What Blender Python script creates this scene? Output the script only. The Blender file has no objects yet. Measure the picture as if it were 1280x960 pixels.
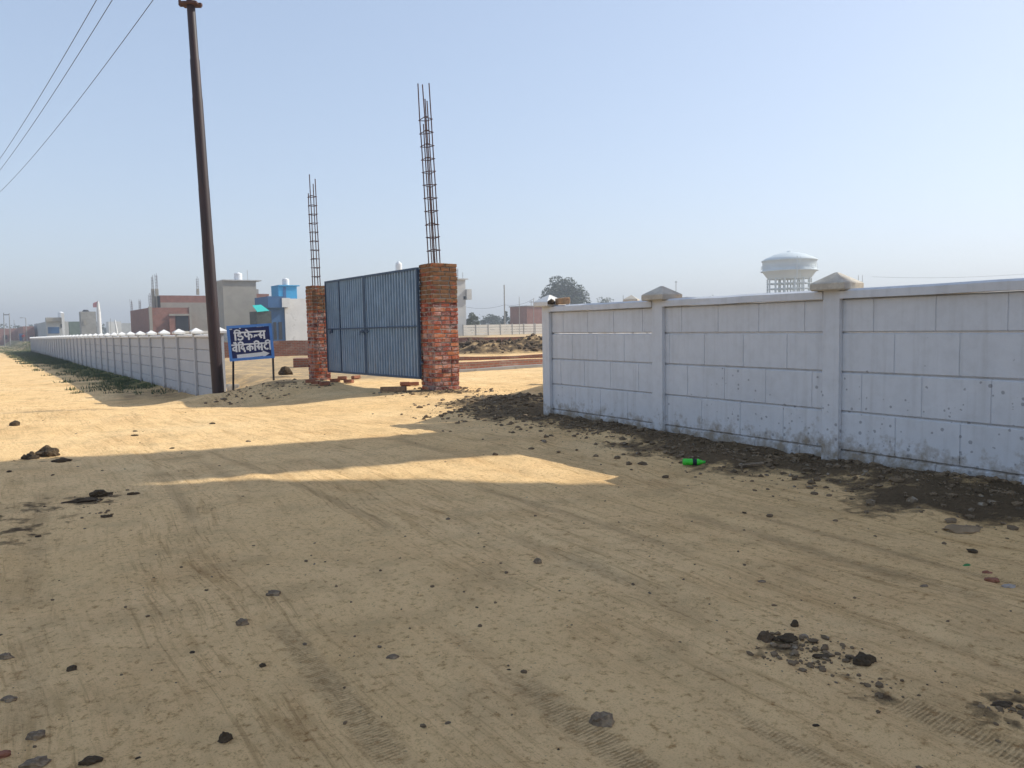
import bpy, math, random
import numpy as np
from mathutils import Vector, Matrix, noise
rnd = random.Random(11)
PI = math.pi
scene = bpy.context.scene
COL = scene.collection

# ------------------------------------------------------------------ camera
CH = 1.30                       # height of the phone above the road
PITCH = math.atan(72/960.0); ROLL = 0.01875
r0 = Vector((1,0,0)); u0 = Vector((0, math.sin(PITCH), math.cos(PITCH))); f0 = Vector((0, math.cos(PITCH), -math.sin(PITCH)))
cr = r0*math.cos(ROLL) - u0*math.sin(ROLL); cu = r0*math.sin(ROLL) + u0*math.cos(ROLL)
cam_d = bpy.data.cameras.new('camera'); cam = bpy.data.objects.new('camera', cam_d); COL.objects.link(cam)
M = Matrix((cr, cu, -f0)).transposed().to_4x4(); M.translation = Vector((0,0,CH)); cam.matrix_world = M
cam_d.sensor_width = 36; cam_d.lens = 27; cam_d.clip_end = 6000; cam_d.clip_start = .05
scene.camera = cam
def ray(px, py):
    return f0 + cr*((px-640)/960.0) + cu*((480-py)/960.0)
def at(px, py, Y):
    r = ray(px, py); return Vector((0,0,CH)) + r*(Y/r.y)
def atz(px, py, z=0.0):
    r = ray(px, py); return Vector((0,0,CH)) + r*((z-CH)/r.z)

# ------------------------------------------------------------------ geometry of the place
E1 = Vector((-0.566, 0.824, 0)); E2 = Vector((0.824, 0.566, 0))       # along the road / across it
P1 = atz(689, 521); P3 = atz(1043, 577)
DR = (P1-P3); BAYR = DR.length/2; DR.normalize()                       # right wall, towards its end post
NR = Vector((-DR.y, DR.x, 0))                                          # from the right wall to the road side
def Lpt(k):                                                            # left wall: point after k bays
    iu = .003738 + .00033*k; Y = 5868*iu; u = 1/iu
    return Vector(((u-20-640)/960.0*Y, Y, 0))
LA = Lpt(-1.1); LB = Lpt(38); DL = (LB-LA).normalized(); NL = Vector((-DL.y, DL.x, 0))
def sstep(x, a, b):
    t = np.clip((x-a)/(b-a), 0, 1); return t*t*(3-2*t)
def _h(ix, iy, s):
    n = (ix.astype(np.int64)*374761393 + iy.astype(np.int64)*668265263 + s*1442695041) & 0xffffffff
    n = ((n ^ (n >> 13))*1274126177) & 0xffffffff
    n = (n ^ (n >> 16)) & 0xffffffff
    return n/4294967295.0
def vn(x, y, s=0):
    ix = np.floor(x); iy = np.floor(y); fx = x-ix; fy = y-iy
    fx = fx*fx*(3-2*fx); fy = fy*fy*(3-2*fy)
    a = _h(ix,iy,s); b = _h(ix+1,iy,s); c = _h(ix,iy+1,s); d = _h(ix+1,iy+1,s)
    return (a+(b-a)*fx)*(1-fy) + (c+(d-c)*fx)*fy - .5
def fbm(x, y, s=0, o=4):
    t = 0; a = 1
    for i in range(o): t = t + a*vn(x*2**i+i*17.3, y*2**i-i*9.1, s+i); a *= .5
    return t
HEAP = [(-2.6,38,2.2,.36),(-1,36.5,1.3,.26),(0.4,38,1.6,.34),(2.0,38.6,1.9,.42),(5,41,3,.4),(-5,42,2.6,.3),(1.2,42,2.5,.38),(-2,44,3,.35),(8,42,3,.4)]
def groundz(x, y, detail=True):
    x = np.asarray(x, float); y = np.asarray(y, float)
    ql = (x-LA.x)*NL.x + (y-LA.y)*NL.y                    # + = road side of the left wall
    pl = (x-LA.x)*DL.x + (y-LA.y)*DL.y
    drop = .60*sstep(y + .35*x, 10.0, 17.0) + .004*np.clip(y-30,0,150)
    z = -drop*sstep(ql, -1.6, .5)*sstep(x, -2.5, -7)
    z = z + MOUND*np.exp(-((x-PB.x)**2/1.5+(y-PB.y)**2/1.9))
    for hx,hy,r,h in HEAP:
        e = np.exp(-(((x-hx)/r)**2+((y-hy)/1.7)**2)); z = z + h*e*(1+.9*fbm(x*.9,y*.9,5))
    qr = (x-P1.x)*NR.x + (y-P1.y)*NR.y; pr = (x-P1.x)*DR.x + (y-P1.y)*DR.y
    w = fbm(x*.8, y*.8, 21)
    berm = np.exp(-((qr-.55-.35*w)/.28)**2)*sstep(pr, 1.0, -1.2)
    z = z + .05*berm + .04*np.exp(-(np.clip(qr,0,9)/.25)**2)*sstep(pr,1.2,0)*(qr>-.3)
    z = z + .10*np.exp(-((x-.1)/.9)**2-((y-12.6)/1.3)**2)
    z = z + .05*np.exp(-((x+1.4)/1.0)**2-((y-15.4)/.9)**2) + .06*np.exp(-((x+5.8)/1.6)**2-((y-18.6)/.8)**2)
    if detail:
        near = sstep(y, 60, 10)
        z = z + .035*fbm(x*.45,y*.45,1,3) + near*(.014*fbm(x*2.1,y*2.1,2,4))
        mud = sstep(qr, 1.25+.5*w, .6+.5*w)*(qr>-.1)*sstep(pr,2.0,.2)
        z = z + mud*.05*(fbm(x*4,y*4,7,4))
        # ruts
        for q0, amp, k, ww in TR:
            qq = qr - (q0 + k*(pr+6)**2)
            e = np.exp(-(qq/ww)**2)
            z = z - near*.45*amp*e*sstep(pr+fbm(x*.3,y*.3,int(q0*7)+40,2)*6, 3, -2) + near*amp*.25*np.exp(-((np.abs(qq)-ww*1.7)/(ww*.5))**2)
        z = z + near*.004*fbm(qr*7, pr*2.2, 9, 3) + near*.010*np.clip(fbm(x*7,y*7,55,4),-.1,1)
    return z
TR = [(1.75,.014,.004,.09),(2.15,.010,.006,.06),(2.5,.013,.006,.10),(3.15,.012,.010,.08),(3.75,.015,.008,.10),(4.25,.010,.012,.07),(4.75,.013,.003,.10),(5.35,.010,-.003,.09),(6.3,.012,-.004,.10),(7.4,.012,-.004,.1)]
PB = at(273, 491, 18.7)
MOUND = 0.0
MOUND = PB.z - float(groundz(np.array([PB.x]), np.array([PB.y]), False)[0])
def gz(x, y): return float(groundz(np.array([x]), np.array([y]))[0])

def atg(px, py):
    r = ray(px, py); lo = 1.0; t = np.arange(1.5, 120, .05)
    X = r.x*t; Y = r.y*t; Z = CH + r.z*t; i = int(np.argmax(Z < groundz(X, Y)))
    return Vector((float(X[i]), float(Y[i]), float(Z[i])))

# ------------------------------------------------------------------ materials
def newmat(name):
    m = bpy.data.materials.new(name); m.use_nodes = True
    nt = m.node_tree; b = nt.nodes['Principled BSDF']; return m, nt, b
def N(nt, typ, **kw):
    n = nt.nodes.new(typ)
    for k, v in kw.items():
        if k in n.inputs.keys() if isinstance(k, str) else False: n.inputs[k].default_value = v
        else: setattr(n, k, v)
    return n
def ramp(nt, fac, stops):
    r = nt.nodes.new('ShaderNodeValToRGB'); nt.links.new(fac, r.inputs[0])
    el = r.color_ramp.elements
    while len(el) < len(stops): el.new(.5)
    for e, (p, c) in zip(el, stops):
        e.position = p; e.color = (c[0],c[1],c[2],1) if hasattr(c,'__len__') else (c,c,c,1)
    return r.outputs[0]
def mixc(nt, fac, a, b, mode='MIX'):
    m = nt.nodes.new('ShaderNodeMix'); m.data_type = 'RGBA'; m.blend_type = mode
    for sock, v in ((m.inputs[0],fac),(m.inputs[6],a),(m.inputs[7],b)):
        if isinstance(v, bpy.types.NodeSocket): nt.links.new(v, sock)
        elif hasattr(v,'__len__'): sock.default_value = (v[0],v[1],v[2],1)
        else: sock.default_value = v
    return m.outputs[2]
def mth(nt, op, a, b=None, c=None):
    m = nt.nodes.new('ShaderNodeMath'); m.operation = op
    for i, v in enumerate((a,b,c)):
        if v is None: continue
        if isinstance(v, bpy.types.NodeSocket): nt.links.new(v, m.inputs[i])
        else: m.inputs[i].default_value = v
    return m.outputs[0]
def noisef(nt, vec, scale, detail=4, rough=.55, out=0):
    n = nt.nodes.new('ShaderNodeTexNoise'); n.inputs['Scale'].default_value = scale
    n.inputs['Detail'].default_value = detail; n.inputs['Roughness'].default_value = rough
    if vec is not None: nt.links.new(vec, n.inputs['Vector'])
    return n.outputs[out]
def bumpn(nt, b, h, strength=.5, dist=.01, prev=None):
    n = nt.nodes.new('ShaderNodeBump'); n.inputs['Strength'].default_value = strength; n.inputs['Distance'].default_value = dist
    nt.links.new(h, n.inputs['Height'])
    if prev is not None: nt.links.new(prev, n.inputs['Normal'])
    nt.links.new(n.outputs[0], b.inputs['Normal']); return n.outputs[0]
def pm(name, base, rough=.85, var=.25, scale=3.0, bump=.3, bdist=.006, metal=0.0, second=None, sfac=.55, fine=40):
    m, nt, b = newmat(name)
    tc = nt.nodes.new('ShaderNodeTexCoord').outputs['Object']
    n1 = noisef(nt, tc, scale, 6, .6); n2 = noisef(nt, tc, fine, 4, .6)
    d = tuple(c*(1-var) for c in base); l = tuple(min(1,c*(1+var*.8)) for c in base)
    c = ramp(nt, n1, [(.3,d),(.7,l)])
    if second is not None:
        n3 = noisef(nt, tc, scale*1.9, 8, .65)
        f = ramp(nt, n3, [(sfac-.03,0),(sfac+.09,1)])
        c = mixc(nt, f, c, second)
    c = mixc(nt, .22, c, ramp(nt, n2, [(.25,.35),(.75,1.0)]), 'MULTIPLY')
    nt.links.new(c, b.inputs['Base Color'])
    b.inputs['Roughness'].default_value = rough; b.inputs['Metallic'].default_value = metal
    b.inputs['Specular IOR Level'].default_value = .3
    if bump: bumpn(nt, b, n2, bump, bdist)
    return m
def brickm(name, c1, c2, mortar, bw=.24, bh=.085, msz=.012, eff=0.0):
    m, nt, b = newmat(name)
    uv = nt.nodes.new('ShaderNodeUVMap').outputs[0]
    br = nt.nodes.new('ShaderNodeTexBrick'); nt.links.new(uv, br.inputs['Vector'])
    br.inputs['Scale'].default_value = 1; br.inputs['Brick Width'].default_value = bw; br.inputs['Row Height'].default_value = bh
    br.inputs['Mortar Size'].default_value = msz; br.inputs['Mortar Smooth'].default_value = .2; br.inputs['Bias'].default_value = 0
    br.inputs['Color1'].default_value = (*c1,1); br.inputs['Color2'].default_value = (*c2,1); br.inputs['Mortar'].default_value = (*mortar,1)
    tc = nt.nodes.new('ShaderNodeTexCoord').outputs['Object']
    n1 = noisef(nt, tc, 1.3, 6, .65)
    c = mixc(nt, .5, br.outputs[0], ramp(nt, n1, [(.3,.45),(.7,1.0)]), 'MULTIPLY')
    if eff: c = mixc(nt, ramp(nt, noisef(nt, tc, .9, 8, .7), [(.5,0),(.62,eff)]), c, (.5,.45,.4))
    nt.links.new(c, b.inputs['Base Color']); b.inputs['Roughness'].default_value = .9
    bumpn(nt, b, mth(nt,'SUBTRACT',1.0,br.outputs[1]), .6, .008)
    return m

MT = {}
def wallmat(name, base, dirt_h, mudc=(.16,.12,.07), speck=True):
    """lime-washed precast concrete: mud splashed up from the foot, drip stains, chips"""
    m, nt, b = newmat(name)
    geo = nt.nodes.new('ShaderNodeNewGeometry').outputs['Position']
    sep = nt.nodes.new('ShaderNodeSeparateXYZ'); nt.links.new(geo, sep.inputs[0]); z = sep.outputs[2]
    n1 = noisef(nt, geo, 1.1, 6, .6); n2 = noisef(nt, geo, 9, 6, .7); n3 = noisef(nt, geo, 70, 3, .6)
    c = ramp(nt, n1, [(.3,tuple(x*.90 for x in base)),(.7,base)])
    c = mixc(nt, ramp(nt, n2, [(.45,0),(.75,.28)]), c, (.42,.42,.42))
    # rain streaks
    mp = nt.nodes.new('ShaderNodeMapping'); nt.links.new(geo, mp.inputs[0]); mp.inputs['Scale'].default_value = (9,9,.5)
    c = mixc(nt, ramp(nt, noisef(nt, mp.outputs[0], 1.5, 5, .6), [(.5,0),(.8,.35)]), c, (.38,.37,.35))
    # mud splash towards the ground
    f = mth(nt, 'SUBTRACT', dirt_h, z); f = mth(nt, 'MULTIPLY_ADD', f, 3.0, mth(nt,'MULTIPLY_ADD', n2, 2.6, mth(nt,'MULTIPLY_ADD', n1, 1.2, -1.85)))
    c = mixc(nt, ramp(nt, f, [(.05,0),(.75,.8)]), c, mudc)
    c = mixc(nt, ramp(nt, noisef(nt, geo, 3.1, 8, .75), [(.56,0),(.72,.16)]), c, (.40,.38,.34))
    if speck:
        v = nt.nodes.new('ShaderNodeTexVoronoi'); v.inputs['Scale'].default_value = 26; nt.links.new(geo, v.inputs['Vector'])
        n4 = noisef(nt, geo, 2.3, 5, .7)
        pr_ = mth(nt,'ADD', mth(nt,'MULTIPLY_ADD', sep.outputs[0], .13, -.21), mth(nt,'ADD', mth(nt,'MULTIPLY', z, -.42), mth(nt,'MULTIPLY_ADD', n4, 1.1, -.33)))
        cs = nt.nodes.new('ShaderNodeSeparateColor'); nt.links.new(v.outputs[1], cs.inputs[0])
        s = mth(nt,'MULTIPLY', mth(nt,'LESS_THAN', cs.outputs[0], pr_), mth(nt,'LESS_THAN', mth(nt,'MULTIPLY_ADD', n3, .25, v.outputs[0]), mth(nt,'MULTIPLY_ADD', cs.outputs[1], .34, .20)))
        c = mixc(nt, mth(nt,'MULTIPLY', s, .6), c, (.20,.20,.21))
    nt.links.new(c, b.inputs['Base Color']); b.inputs['Roughness'].default_value = .85
    b.inputs['Specular IOR Level'].default_value = .25
    p = bumpn(nt, b, n3, .25, .003); bumpn(nt, b, n2, .35, .006, p)
    return m
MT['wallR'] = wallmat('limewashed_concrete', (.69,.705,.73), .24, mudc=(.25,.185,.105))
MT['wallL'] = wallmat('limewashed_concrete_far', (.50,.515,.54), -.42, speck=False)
MT['capR'] = pm('bare_cement', (.55,.50,.42), .9, .2, 4, .4, .004, second=(.62,.57,.48), sfac=.5)
MT['capL'] = pm('limewashed_cap', (.78,.77,.74), .85, .08, 4, .2)
MT['mortar'] = pm('grey_mortar', (.34,.31,.27), .95, .3, 6, .5)
MT['rust'] = pm('rusty_steel', (.085,.042,.036), .75, .35, 9, .3, .002)
MT['wood'] = pm('weathered_wood', (.30,.20,.12), .9, .3, 14, .4, second=(.12,.08,.05), sfac=.58)
MT['concrete'] = pm('raw_concrete', (.34,.33,.31), .9, .2, 1.2, .3, second=(.25,.24,.22), sfac=.58)
MT['plaster'] = pm('cement_plaster', (.36,.335,.29), .95, .12, .8, .2)
MT['plaster_pale'] = pm('pale_plaster', (.50,.50,.49), .95, .12, .8, .2)
MT['whitewash'] = pm('whitewashed_brick', (.72,.71,.69), .9, .10, .7, .3, second=(.55,.54,.52), sfac=.6)
MT['tank'] = pm('white_plastic', (.78,.80,.82), .45, .05, 2, 0)
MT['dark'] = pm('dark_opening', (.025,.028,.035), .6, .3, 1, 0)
MT['blue'] = pm('blue_house_paint', (.04,.12,.27), .7, .12, 1.2, .1)
MT['cyan'] = pm('bright_blue_paint', (.04,.32,.58), .7, .08, 1, .1)
MT['teal'] = pm('teal_sheet', (.03,.50,.44), .6, .1, 1, .1)
MT['clod'] = pm('dark_damp_clod', (.085,.06,.035), 1, .45, 22, .9, .006, fine=90)
MT['stone'] = pm('grey_stone', (.20,.15,.10), .9, .35, 18, .8, .006, second=(.32,.24,.15), sfac=.52)
MT['bat'] = pm('brick_bat', (.30,.13,.08), .9, .3, 10, .5, .003)
MT['glass_grn'] = None
MT['soil'] = pm('loose_soil', (.13,.09,.055), 1, .4, 3, .8, .02, fine=14)
MT['gravel'] = pm('wall_foot_rubble', (.19,.135,.08), 1, .5, 7, .6, .006, second=(.36,.31,.24), sfac=.60, fine=60)
MT['brick'] = brickm('red_brick', (.36,.125,.085), (.26,.085,.06), (.30,.26,.22))
MT['brick_low'] = brickm('low_red_brick', (.34,.13,.08), (.24,.09,.06), (.28,.23,.18), eff=.35)
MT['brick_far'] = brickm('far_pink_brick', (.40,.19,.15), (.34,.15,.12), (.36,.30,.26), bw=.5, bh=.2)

def leafm(name, c1, c2, scale=.6):
    m, nt, b = newmat(name)
    geo = nt.nodes.new('ShaderNodeNewGeometry').outputs['Position']
    n1 = noisef(nt, geo, scale, 4, .6)
    nt.links.new(ramp(nt, n1, [(.3,c1),(.7,c2)]), b.inputs['Base Color']); b.inputs['Roughness'].default_value = .7
    return m
MT['leaf'] = leafm('tree_leaves', (.025,.04,.016), (.055,.075,.03))
MT['leaf2'] = leafm('bush_leaves', (.06,.075,.035), (.11,.12,.06))
MT['grass'] = leafm('grass_blades', (.03,.055,.012), (.075,.10,.03), 1.5)
MT['bark'] = pm('bark', (.10,.08,.06), .95, .3, 3, .4)

# ------------------------------------------------------------------ mesh builder
class MB:
    def __init__(s): s.v = []; s.f = []; s.attr = []; s.smooth = []
    def add(s, vs, fs, a=0.0, sm=False):
        o = len(s.v); s.v += [tuple(v) for v in vs]
        for f in fs: s.f.append([i+o for i in f]); s.attr.append(a); s.smooth.append(sm)
    def box(s, c, half, X=Vector((1,0,0)), Y=Vector((0,1,0)), Z=Vector((0,0,1)), a=0.0, jit=0.0, bev=0.0):
        c = Vector(c); vs = []
        hx,hy,hz = half
        if bev <= 0:
            for i in (-1,1):
                for j in (-1,1):
                    for k in (-1,1):
                        p = c + X*(i*hx) + Y*(j*hy) + Z*(k*hz)
                        if jit: p += Vector((rnd.uniform(-jit,jit),rnd.uniform(-jit,jit),rnd.uniform(-jit,jit)))
                        vs.append(p)
            s.add(vs, [(0,1,3,2),(4,6,7,5),(0,4,5,1),(2,3,7,6),(0,2,6,4),(1,5,7,3)], a)
        else:
            import itertools
            idx = {}
            for i,j,k in itertools.product((-1,1),repeat=3):
                for ax in range(3):
                    h = [hx*i,hy*j,hz*k]
                    for q in range(3):
                        if q != ax: h[q] -= bev*(1 if h[q]>0 else -1)
                    idx[(i,j,k,ax)] = len(vs); p = c+X*h[0]+Y*h[1]+Z*h[2]
                    if jit: p += Vector((rnd.uniform(-jit,jit),rnd.uniform(-jit,jit),rnd.uniform(-jit,jit)))
                    vs.append(p)
            fs = []
            def ok(face, n):
                a_,b_,c_ = vs[face[0]],vs[face[1]],vs[face[2]]
                return face if (b_-a_).cross(c_-b_).dot(n) > 0 else face[::-1]
            for ax,A in ((0,X),(1,Y),(2,Z)):
                for sg in (-1,1):
                    q = []
                    for (p_,r_) in ((-1,-1),(1,-1),(1,1),(-1,1)):
                        t = [0,0,0]; t[ax]=sg; o=[q_ for q_ in range(3) if q_!=ax]; t[o[0]]=p_; t[o[1]]=r_
                        q.append(idx[(*t,ax)])
                    fs.append(ok(q, A*sg))
            for ax in range(3):
                o=[q_ for q_ in range(3) if q_!=ax]; D=[X,Y,Z]
                for p_ in (-1,1):
                    for r_ in (-1,1):
                        q=[]
                        for sg,aa in ((-1,o[0]),(1,o[0]),(1,o[1]),(-1,o[1])):
                            t=[0,0,0]; t[ax]=sg; t[o[0]]=p_; t[o[1]]=r_; q.append(idx[(*t,aa)])
                        fs.append(ok(q, D[o[0]]*p_+D[o[1]]*r_))
            for i,j,k in itertools.product((-1,1),repeat=3):
                fs.append(ok([idx[(i,j,k,0)],idx[(i,j,k,1)],idx[(i,j,k,2)]], X*i+Y*j+Z*k))
            s.add(vs, fs, a)
    def tube(s, pts, r, n=8, a=0.0, cap=True, sm=True, up=None):
        pts = [Vector(p) for p in pts]
        if not hasattr(r,'__len__'): r = [r]*len(pts)
        vs = []; prev = None
        for i,p in enumerate(pts):
            t = (pts[min(i+1,len(pts)-1)]-pts[max(i-1,0)]).normalized()
            if prev is None:
                ref = Vector((0,0,1)) if abs(t.z) < .9 else Vector((1,0,0))
                if up is not None: ref = up
                A = t.cross(ref).normalized()
            else:
                A = (prev - t*prev.dot(t)).normalized()
            prev = A; B = t.cross(A)
            for k in range(n):
                g = 2*PI*k/n; vs.append(p + A*(math.cos(g)*r[i]) + B*(math.sin(g)*r[i]))
        fs = [(i*n+k, i*n+(k+1)%n, (i+1)*n+(k+1)%n, (i+1)*n+k) for i in range(len(pts)-1) for k in range(n)]
        s.add(vs, fs, a, sm)
        if cap:
            s.add(vs[:n], [tuple(range(n))[::-1]], a); s.add(vs[-n:], [tuple(range(n))], a)
    def lathe(s, c, prof, n=24, a=0.0, sm=True):
        c = Vector(c); vs = []
        for (r,z) in prof:
            for k in range(n):
                g = 2*PI*k/n; vs.append(c+Vector((r*math.cos(g), r*math.sin(g), z)))
        fs = [(i*n+k, i*n+(k+1)%n, (i+1)*n+(k+1)%n, (i+1)*n+k) for i in range(len(prof)-1) for k in range(n)]
        s.add(vs, fs, a, sm)
    def prism(s, poly, O, U, V, W, t, a=0.0):
        """poly in (u,v) extruded by t along W"""
        n = len(poly); vs = [O+U*p[0]+V*p[1] for p in poly]+[O+U*p[0]+V*p[1]+W*t for p in poly]
        s.add(vs, [tuple(range(n))[::-1], tuple(range(n,2*n))]+[(i,(i+1)%n,(i+1)%n+n,i+n) for i in range(n)], a)
    def rock(s, c, size, seed=0, sub=2, flat=.65, rough=.35, a=0.0, ang=True, yaw=0.0, asp=1.0):
        vs, fs = ICO[sub]; c = Vector(c); out = []
        R = Matrix.Rotation(yaw,3,'Z')
        for v in vs:
            v = Vector(v); q = v*1.3 + Vector((seed*3.7,seed*1.3,-seed*2.1))
            k = 1 + rough*noise.noise(q) + rough*.55*noise.noise(q*2.7)
            if ang:
                cl = noise.cell(v*1.15+Vector((seed,0,0))); k *= 1 + .16*cl
            w = v*k; w = Vector((w.x*asp, w.y, max(w.z,-.35)*flat)); out.append(c + (R@w)*size)
        s.add(out, fs, a, False)
    def build(s, name, mat, parent=None, loc=None, attr=None):
        loc = Vector(loc) if loc is not None else None
        me = bpy.data.meshes.new(name)
        V = np.array(s.v, float) if s.v else np.zeros((0,3))
        if parent is not None: V = V - np.array(wpos(parent))
        elif loc is not None: V = V - np.array(loc)
        me.from_pydata(V.tolist(), [], s.f)
        me.polygons.foreach_set('use_smooth', s.smooth)
        # uv in metres, box projected
        uvl = me.uv_layers.new(name='UVMap'); nl = len(me.loops)
        uv = np.zeros((nl,2)); 
        nor = np.zeros(len(me.polygons)*3); me.polygons.foreach_get('normal', nor); nor = nor.reshape(-1,3)
        lt = np.zeros(len(me.polygons),int); me.polygons.foreach_get('loop_total', lt)
        ln = np.repeat(nor, lt, axis=0); li = np.zeros(nl,int); me.loops.foreach_get('vertex_index', li); P = V[li]
        hor = np.stack([-ln[:,1], ln[:,0]],1); L = np.linalg.norm(hor,axis=1,keepdims=True); flat = (L[:,0] < .3)
        hor = hor/np.maximum(L,1e-6)
        uv[:,0] = np.where(flat, P[:,0], P[:,0]*hor[:,0]+P[:,1]*hor[:,1]); uv[:,1] = np.where(flat, P[:,1], P[:,2])
        uvl.data.foreach_set('uv', uv.ravel())
        if attr:
            at_ = me.attributes.new(attr, 'FLOAT', 'FACE'); at_.data.foreach_set('value', s.attr)
        if mat is not None: me.materials.append(mat)
        o = bpy.data.objects.new(name, me); COL.objects.link(o)
        if loc is not None and parent is None: o.location = loc
        if parent is not None: o.parent = parent; o.location = (0,0,0)
        return o
def wpos(o):
    p = Vector((0,0,0))
    while o is not None: p += o.location; o = o.parent
    return p
def _ico(n):
    import bmesh
    bm = bmesh.new(); bmesh.ops.create_icosphere(bm, subdivisions=n, radius=1)
    vs = [tuple(v.co) for v in bm.verts]; fs = [tuple(v.index for v in f.verts) for f in bm.faces]; bm.free(); return vs, fs
ICO = {k:_ico(k) for k in (1,2,3,4)}

def tag(o, label=None, cat=None, group=None, kind=None):
    if label: o['label'] = label
    if cat: o['category'] = cat
    if group: o['group'] = group
    if kind: o['kind'] = kind
    return o
def empty(name, loc, label, cat, group=None):
    o = bpy.data.objects.new(name, None); COL.objects.link(o); o.location = loc; o.empty_display_size = .2
    return tag(o, label, cat, group)
def sub(o, p):            # parent keeping coordinates local to p's origin
    o.parent = p; return o
def copy_tree(o, parent=None):
    c = o.copy(); COL.objects.link(c)
    if parent is not None: c.parent = parent
    for ch in list(o.children): copy_tree(ch, c)
    return c
HAZE = 0.0013; EXPO = 1.4

# ================================================================== GROUND
def build_ground():
    rs = list(np.concatenate([[0.0,.4,.8,1.2], 1.5*1.0085**np.arange(0,400)]))
    while rs[-1] < 1400: rs.append(rs[-1]*1.045)
    rs = np.array(rs)
    fan = np.radians(np.linspace(-44, 44, 441)); rest = np.radians(np.linspace(44, 316, 69))[1:-1]
    th = np.concatenate([fan, rest]); n = len(th)
    R, T = np.meshgrid(rs, th, indexing='ij'); X = R*np.sin(T); Y = R*np.cos(T)
    Z = groundz(X, Y)
    V = np.stack([X,Y,Z],-1).reshape(-1,3)
    nr = len(rs); i = np.arange(nr-1)[:,None]; k = np.arange(n)[None,:]; k2 = (k+1)%n
    F = np.stack([i*n+k, (i+1)*n+k, (i+1)*n+k2, i*n+k2], -1).reshape(-1,4)[:, ::-1]
    me = bpy.data.meshes.new('ground'); me.vertices.add(len(V)); me.vertices.foreach_set('co', V.ravel())
    me.loops.add(F.size); me.loops.foreach_set('vertex_index', F.ravel()); me.polygons.add(len(F))
    me.polygons.foreach_set('loop_start', np.arange(0,F.size,4)); me.polygons.foreach_set('use_smooth', np.ones(len(F),bool))
    me.update(); me.validate()
    x = X.ravel(); y = Y.ravel()
    qr = (x-P1.x)*NR.x + (y-P1.y)*NR.y; pr = (x-P1.x)*DR.x + (y-P1.y)*DR.y
    ql = (x-LA.x)*NL.x + (y-LA.y)*NL.y; pl = (x-LA.x)*DL.x + (y-LA.y)*DL.y
    w = fbm(x*.8,y*.8,21); w2 = fbm(x*2.6,y*2.6,31,5)
    mud = sstep(qr, 1.25+.9*w+.5*w2, .45+.9*w+.5*w2)*sstep(pr, 2.2+w, .3+w)*(qr > -.6)
    mud = np.maximum(mud, .8*np.exp(-(((x+.1)/1.1)**2+((y-12.8)/1.2)**2)**2)*(.6+1.2*w2+.6))
    mud = np.maximum(mud, .75*sstep(fbm(x*1.4,y*1.4,77,5), .05,.35)*np.exp(-((x+5.0)/2.8)**2-((y-18.3)/1.3)**2))
    mud = np.maximum(mud, .8*sstep(fbm(x*2.2,y*2.2,78,5), -.1,.3)*np.exp(-((x+1.5)/1.3)**2-((y-15.2)/.7)**2))
    for px,py,sc in ((1010,822,.22),(990,808,.14),(1085,860,.13),(1262,890,.16),(112,626,.35),(12,640,.5),(4,665,.5),(60,575,.35)):
        c = atz(px,py,0); mud = np.maximum(mud, .55*np.exp(-((x-c.x)**2+(y-c.y)**2)/sc**2)*np.clip(.3+3.6*fbm(x*11,y*11,91,5),0,1.3))
    green = sstep(ql, 1.9+1.1*w+.7*w2, .5+.8*w)*(ql > -.5)*sstep(pl, 6.0+3*w, 11+3*w)*sstep(pl,140,90)
    green = np.maximum(green, sstep(y, 95, 110)*sstep(x, -20, -55)*(.5+.9*fbm(x*.06,y*.12,3)))
    inner = sstep(ql, -.2, -1.0)*sstep(y, 18.5, 21)*sstep(x, -1.2-.02*(y-20), -3.5)
    dark = sstep(groundz(x,y,False), .02, .10)*(np.abs(y-41)<7)
    dark = np.maximum(dark, .9*sstep(ql, 2.2+w2, .8+w2)*(ql>-.5)*sstep(pl, .8, 5)*sstep(pl,9,6)*.6)
    far = sstep(y, 60, 130)
    rut = 0*x
    for q0, amp, k, ww in TR:
        qq = qr - (q0 + k*(pr+6)**2); rut = np.maximum(rut, np.exp(-(qq/(ww*.6))**4)*sstep(fbm(x*.7,y*.7,int(q0*11)+3,4), -.05, .30))
    rut = rut*sstep(y, 22, 12)*sstep(pr, 3, -1)
    for nm, a in (('rut',rut),('mud',mud),('green',green),('inner',inner),('dark',dark),('far',far)):
        t = me.attributes.new(nm,'FLOAT','POINT'); t.data.foreach_set('value', np.clip(a,0,1).astype(np.float32))
    t = me.attributes.new('flow','FLOAT_VECTOR','POINT')
    fl = np.stack([qr - .004*(pr+6)**2*sstep(y,25,12) + .25*fbm(x*.25,y*.25,61), pr, 0*pr], -1); t.data.foreach_set('vector', fl.astype(np.float32).ravel())
    m, nt, b = newmat('sandy_earth')
    def A(nm, out=2):
        a = nt.nodes.new('ShaderNodeAttribute'); a.attribute_name = nm; return a.outputs[out]
    geo = nt.nodes.new('ShaderNodeNewGeometry').outputs['Position']
    n_big = noisef(nt, geo, .35, 6, .6); n_mid = noisef(nt, geo, 2.2, 7, .65); n_fine = noisef(nt, geo, 26, 8, .75); n_gr = noisef(nt, geo, 130, 4, .8)
    n_red = noisef(nt, geo, .9, 6, .65)
    def flown(sx, sy, det=6, rg=.7):
        mp = nt.nodes.new('ShaderNodeMapping'); nt.links.new(A('flow',1), mp.inputs[0]); mp.inputs['Scale'].default_value = (sx,sy,1)
        n = nt.nodes.new('ShaderNodeTexNoise'); n.inputs['Scale'].default_value=1; n.inputs['Detail'].default_value=det; n.inputs['Roughness'].default_value=rg; n.inputs['Distortion'].default_value=.6
        nt.links.new(mp.outputs[0], n.inputs['Vector']); return n.outputs[0]
    st = flown(7, .8); st2 = flown(34, 1.6); pm_ = flown(1.6,.22,3,.5)
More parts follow.
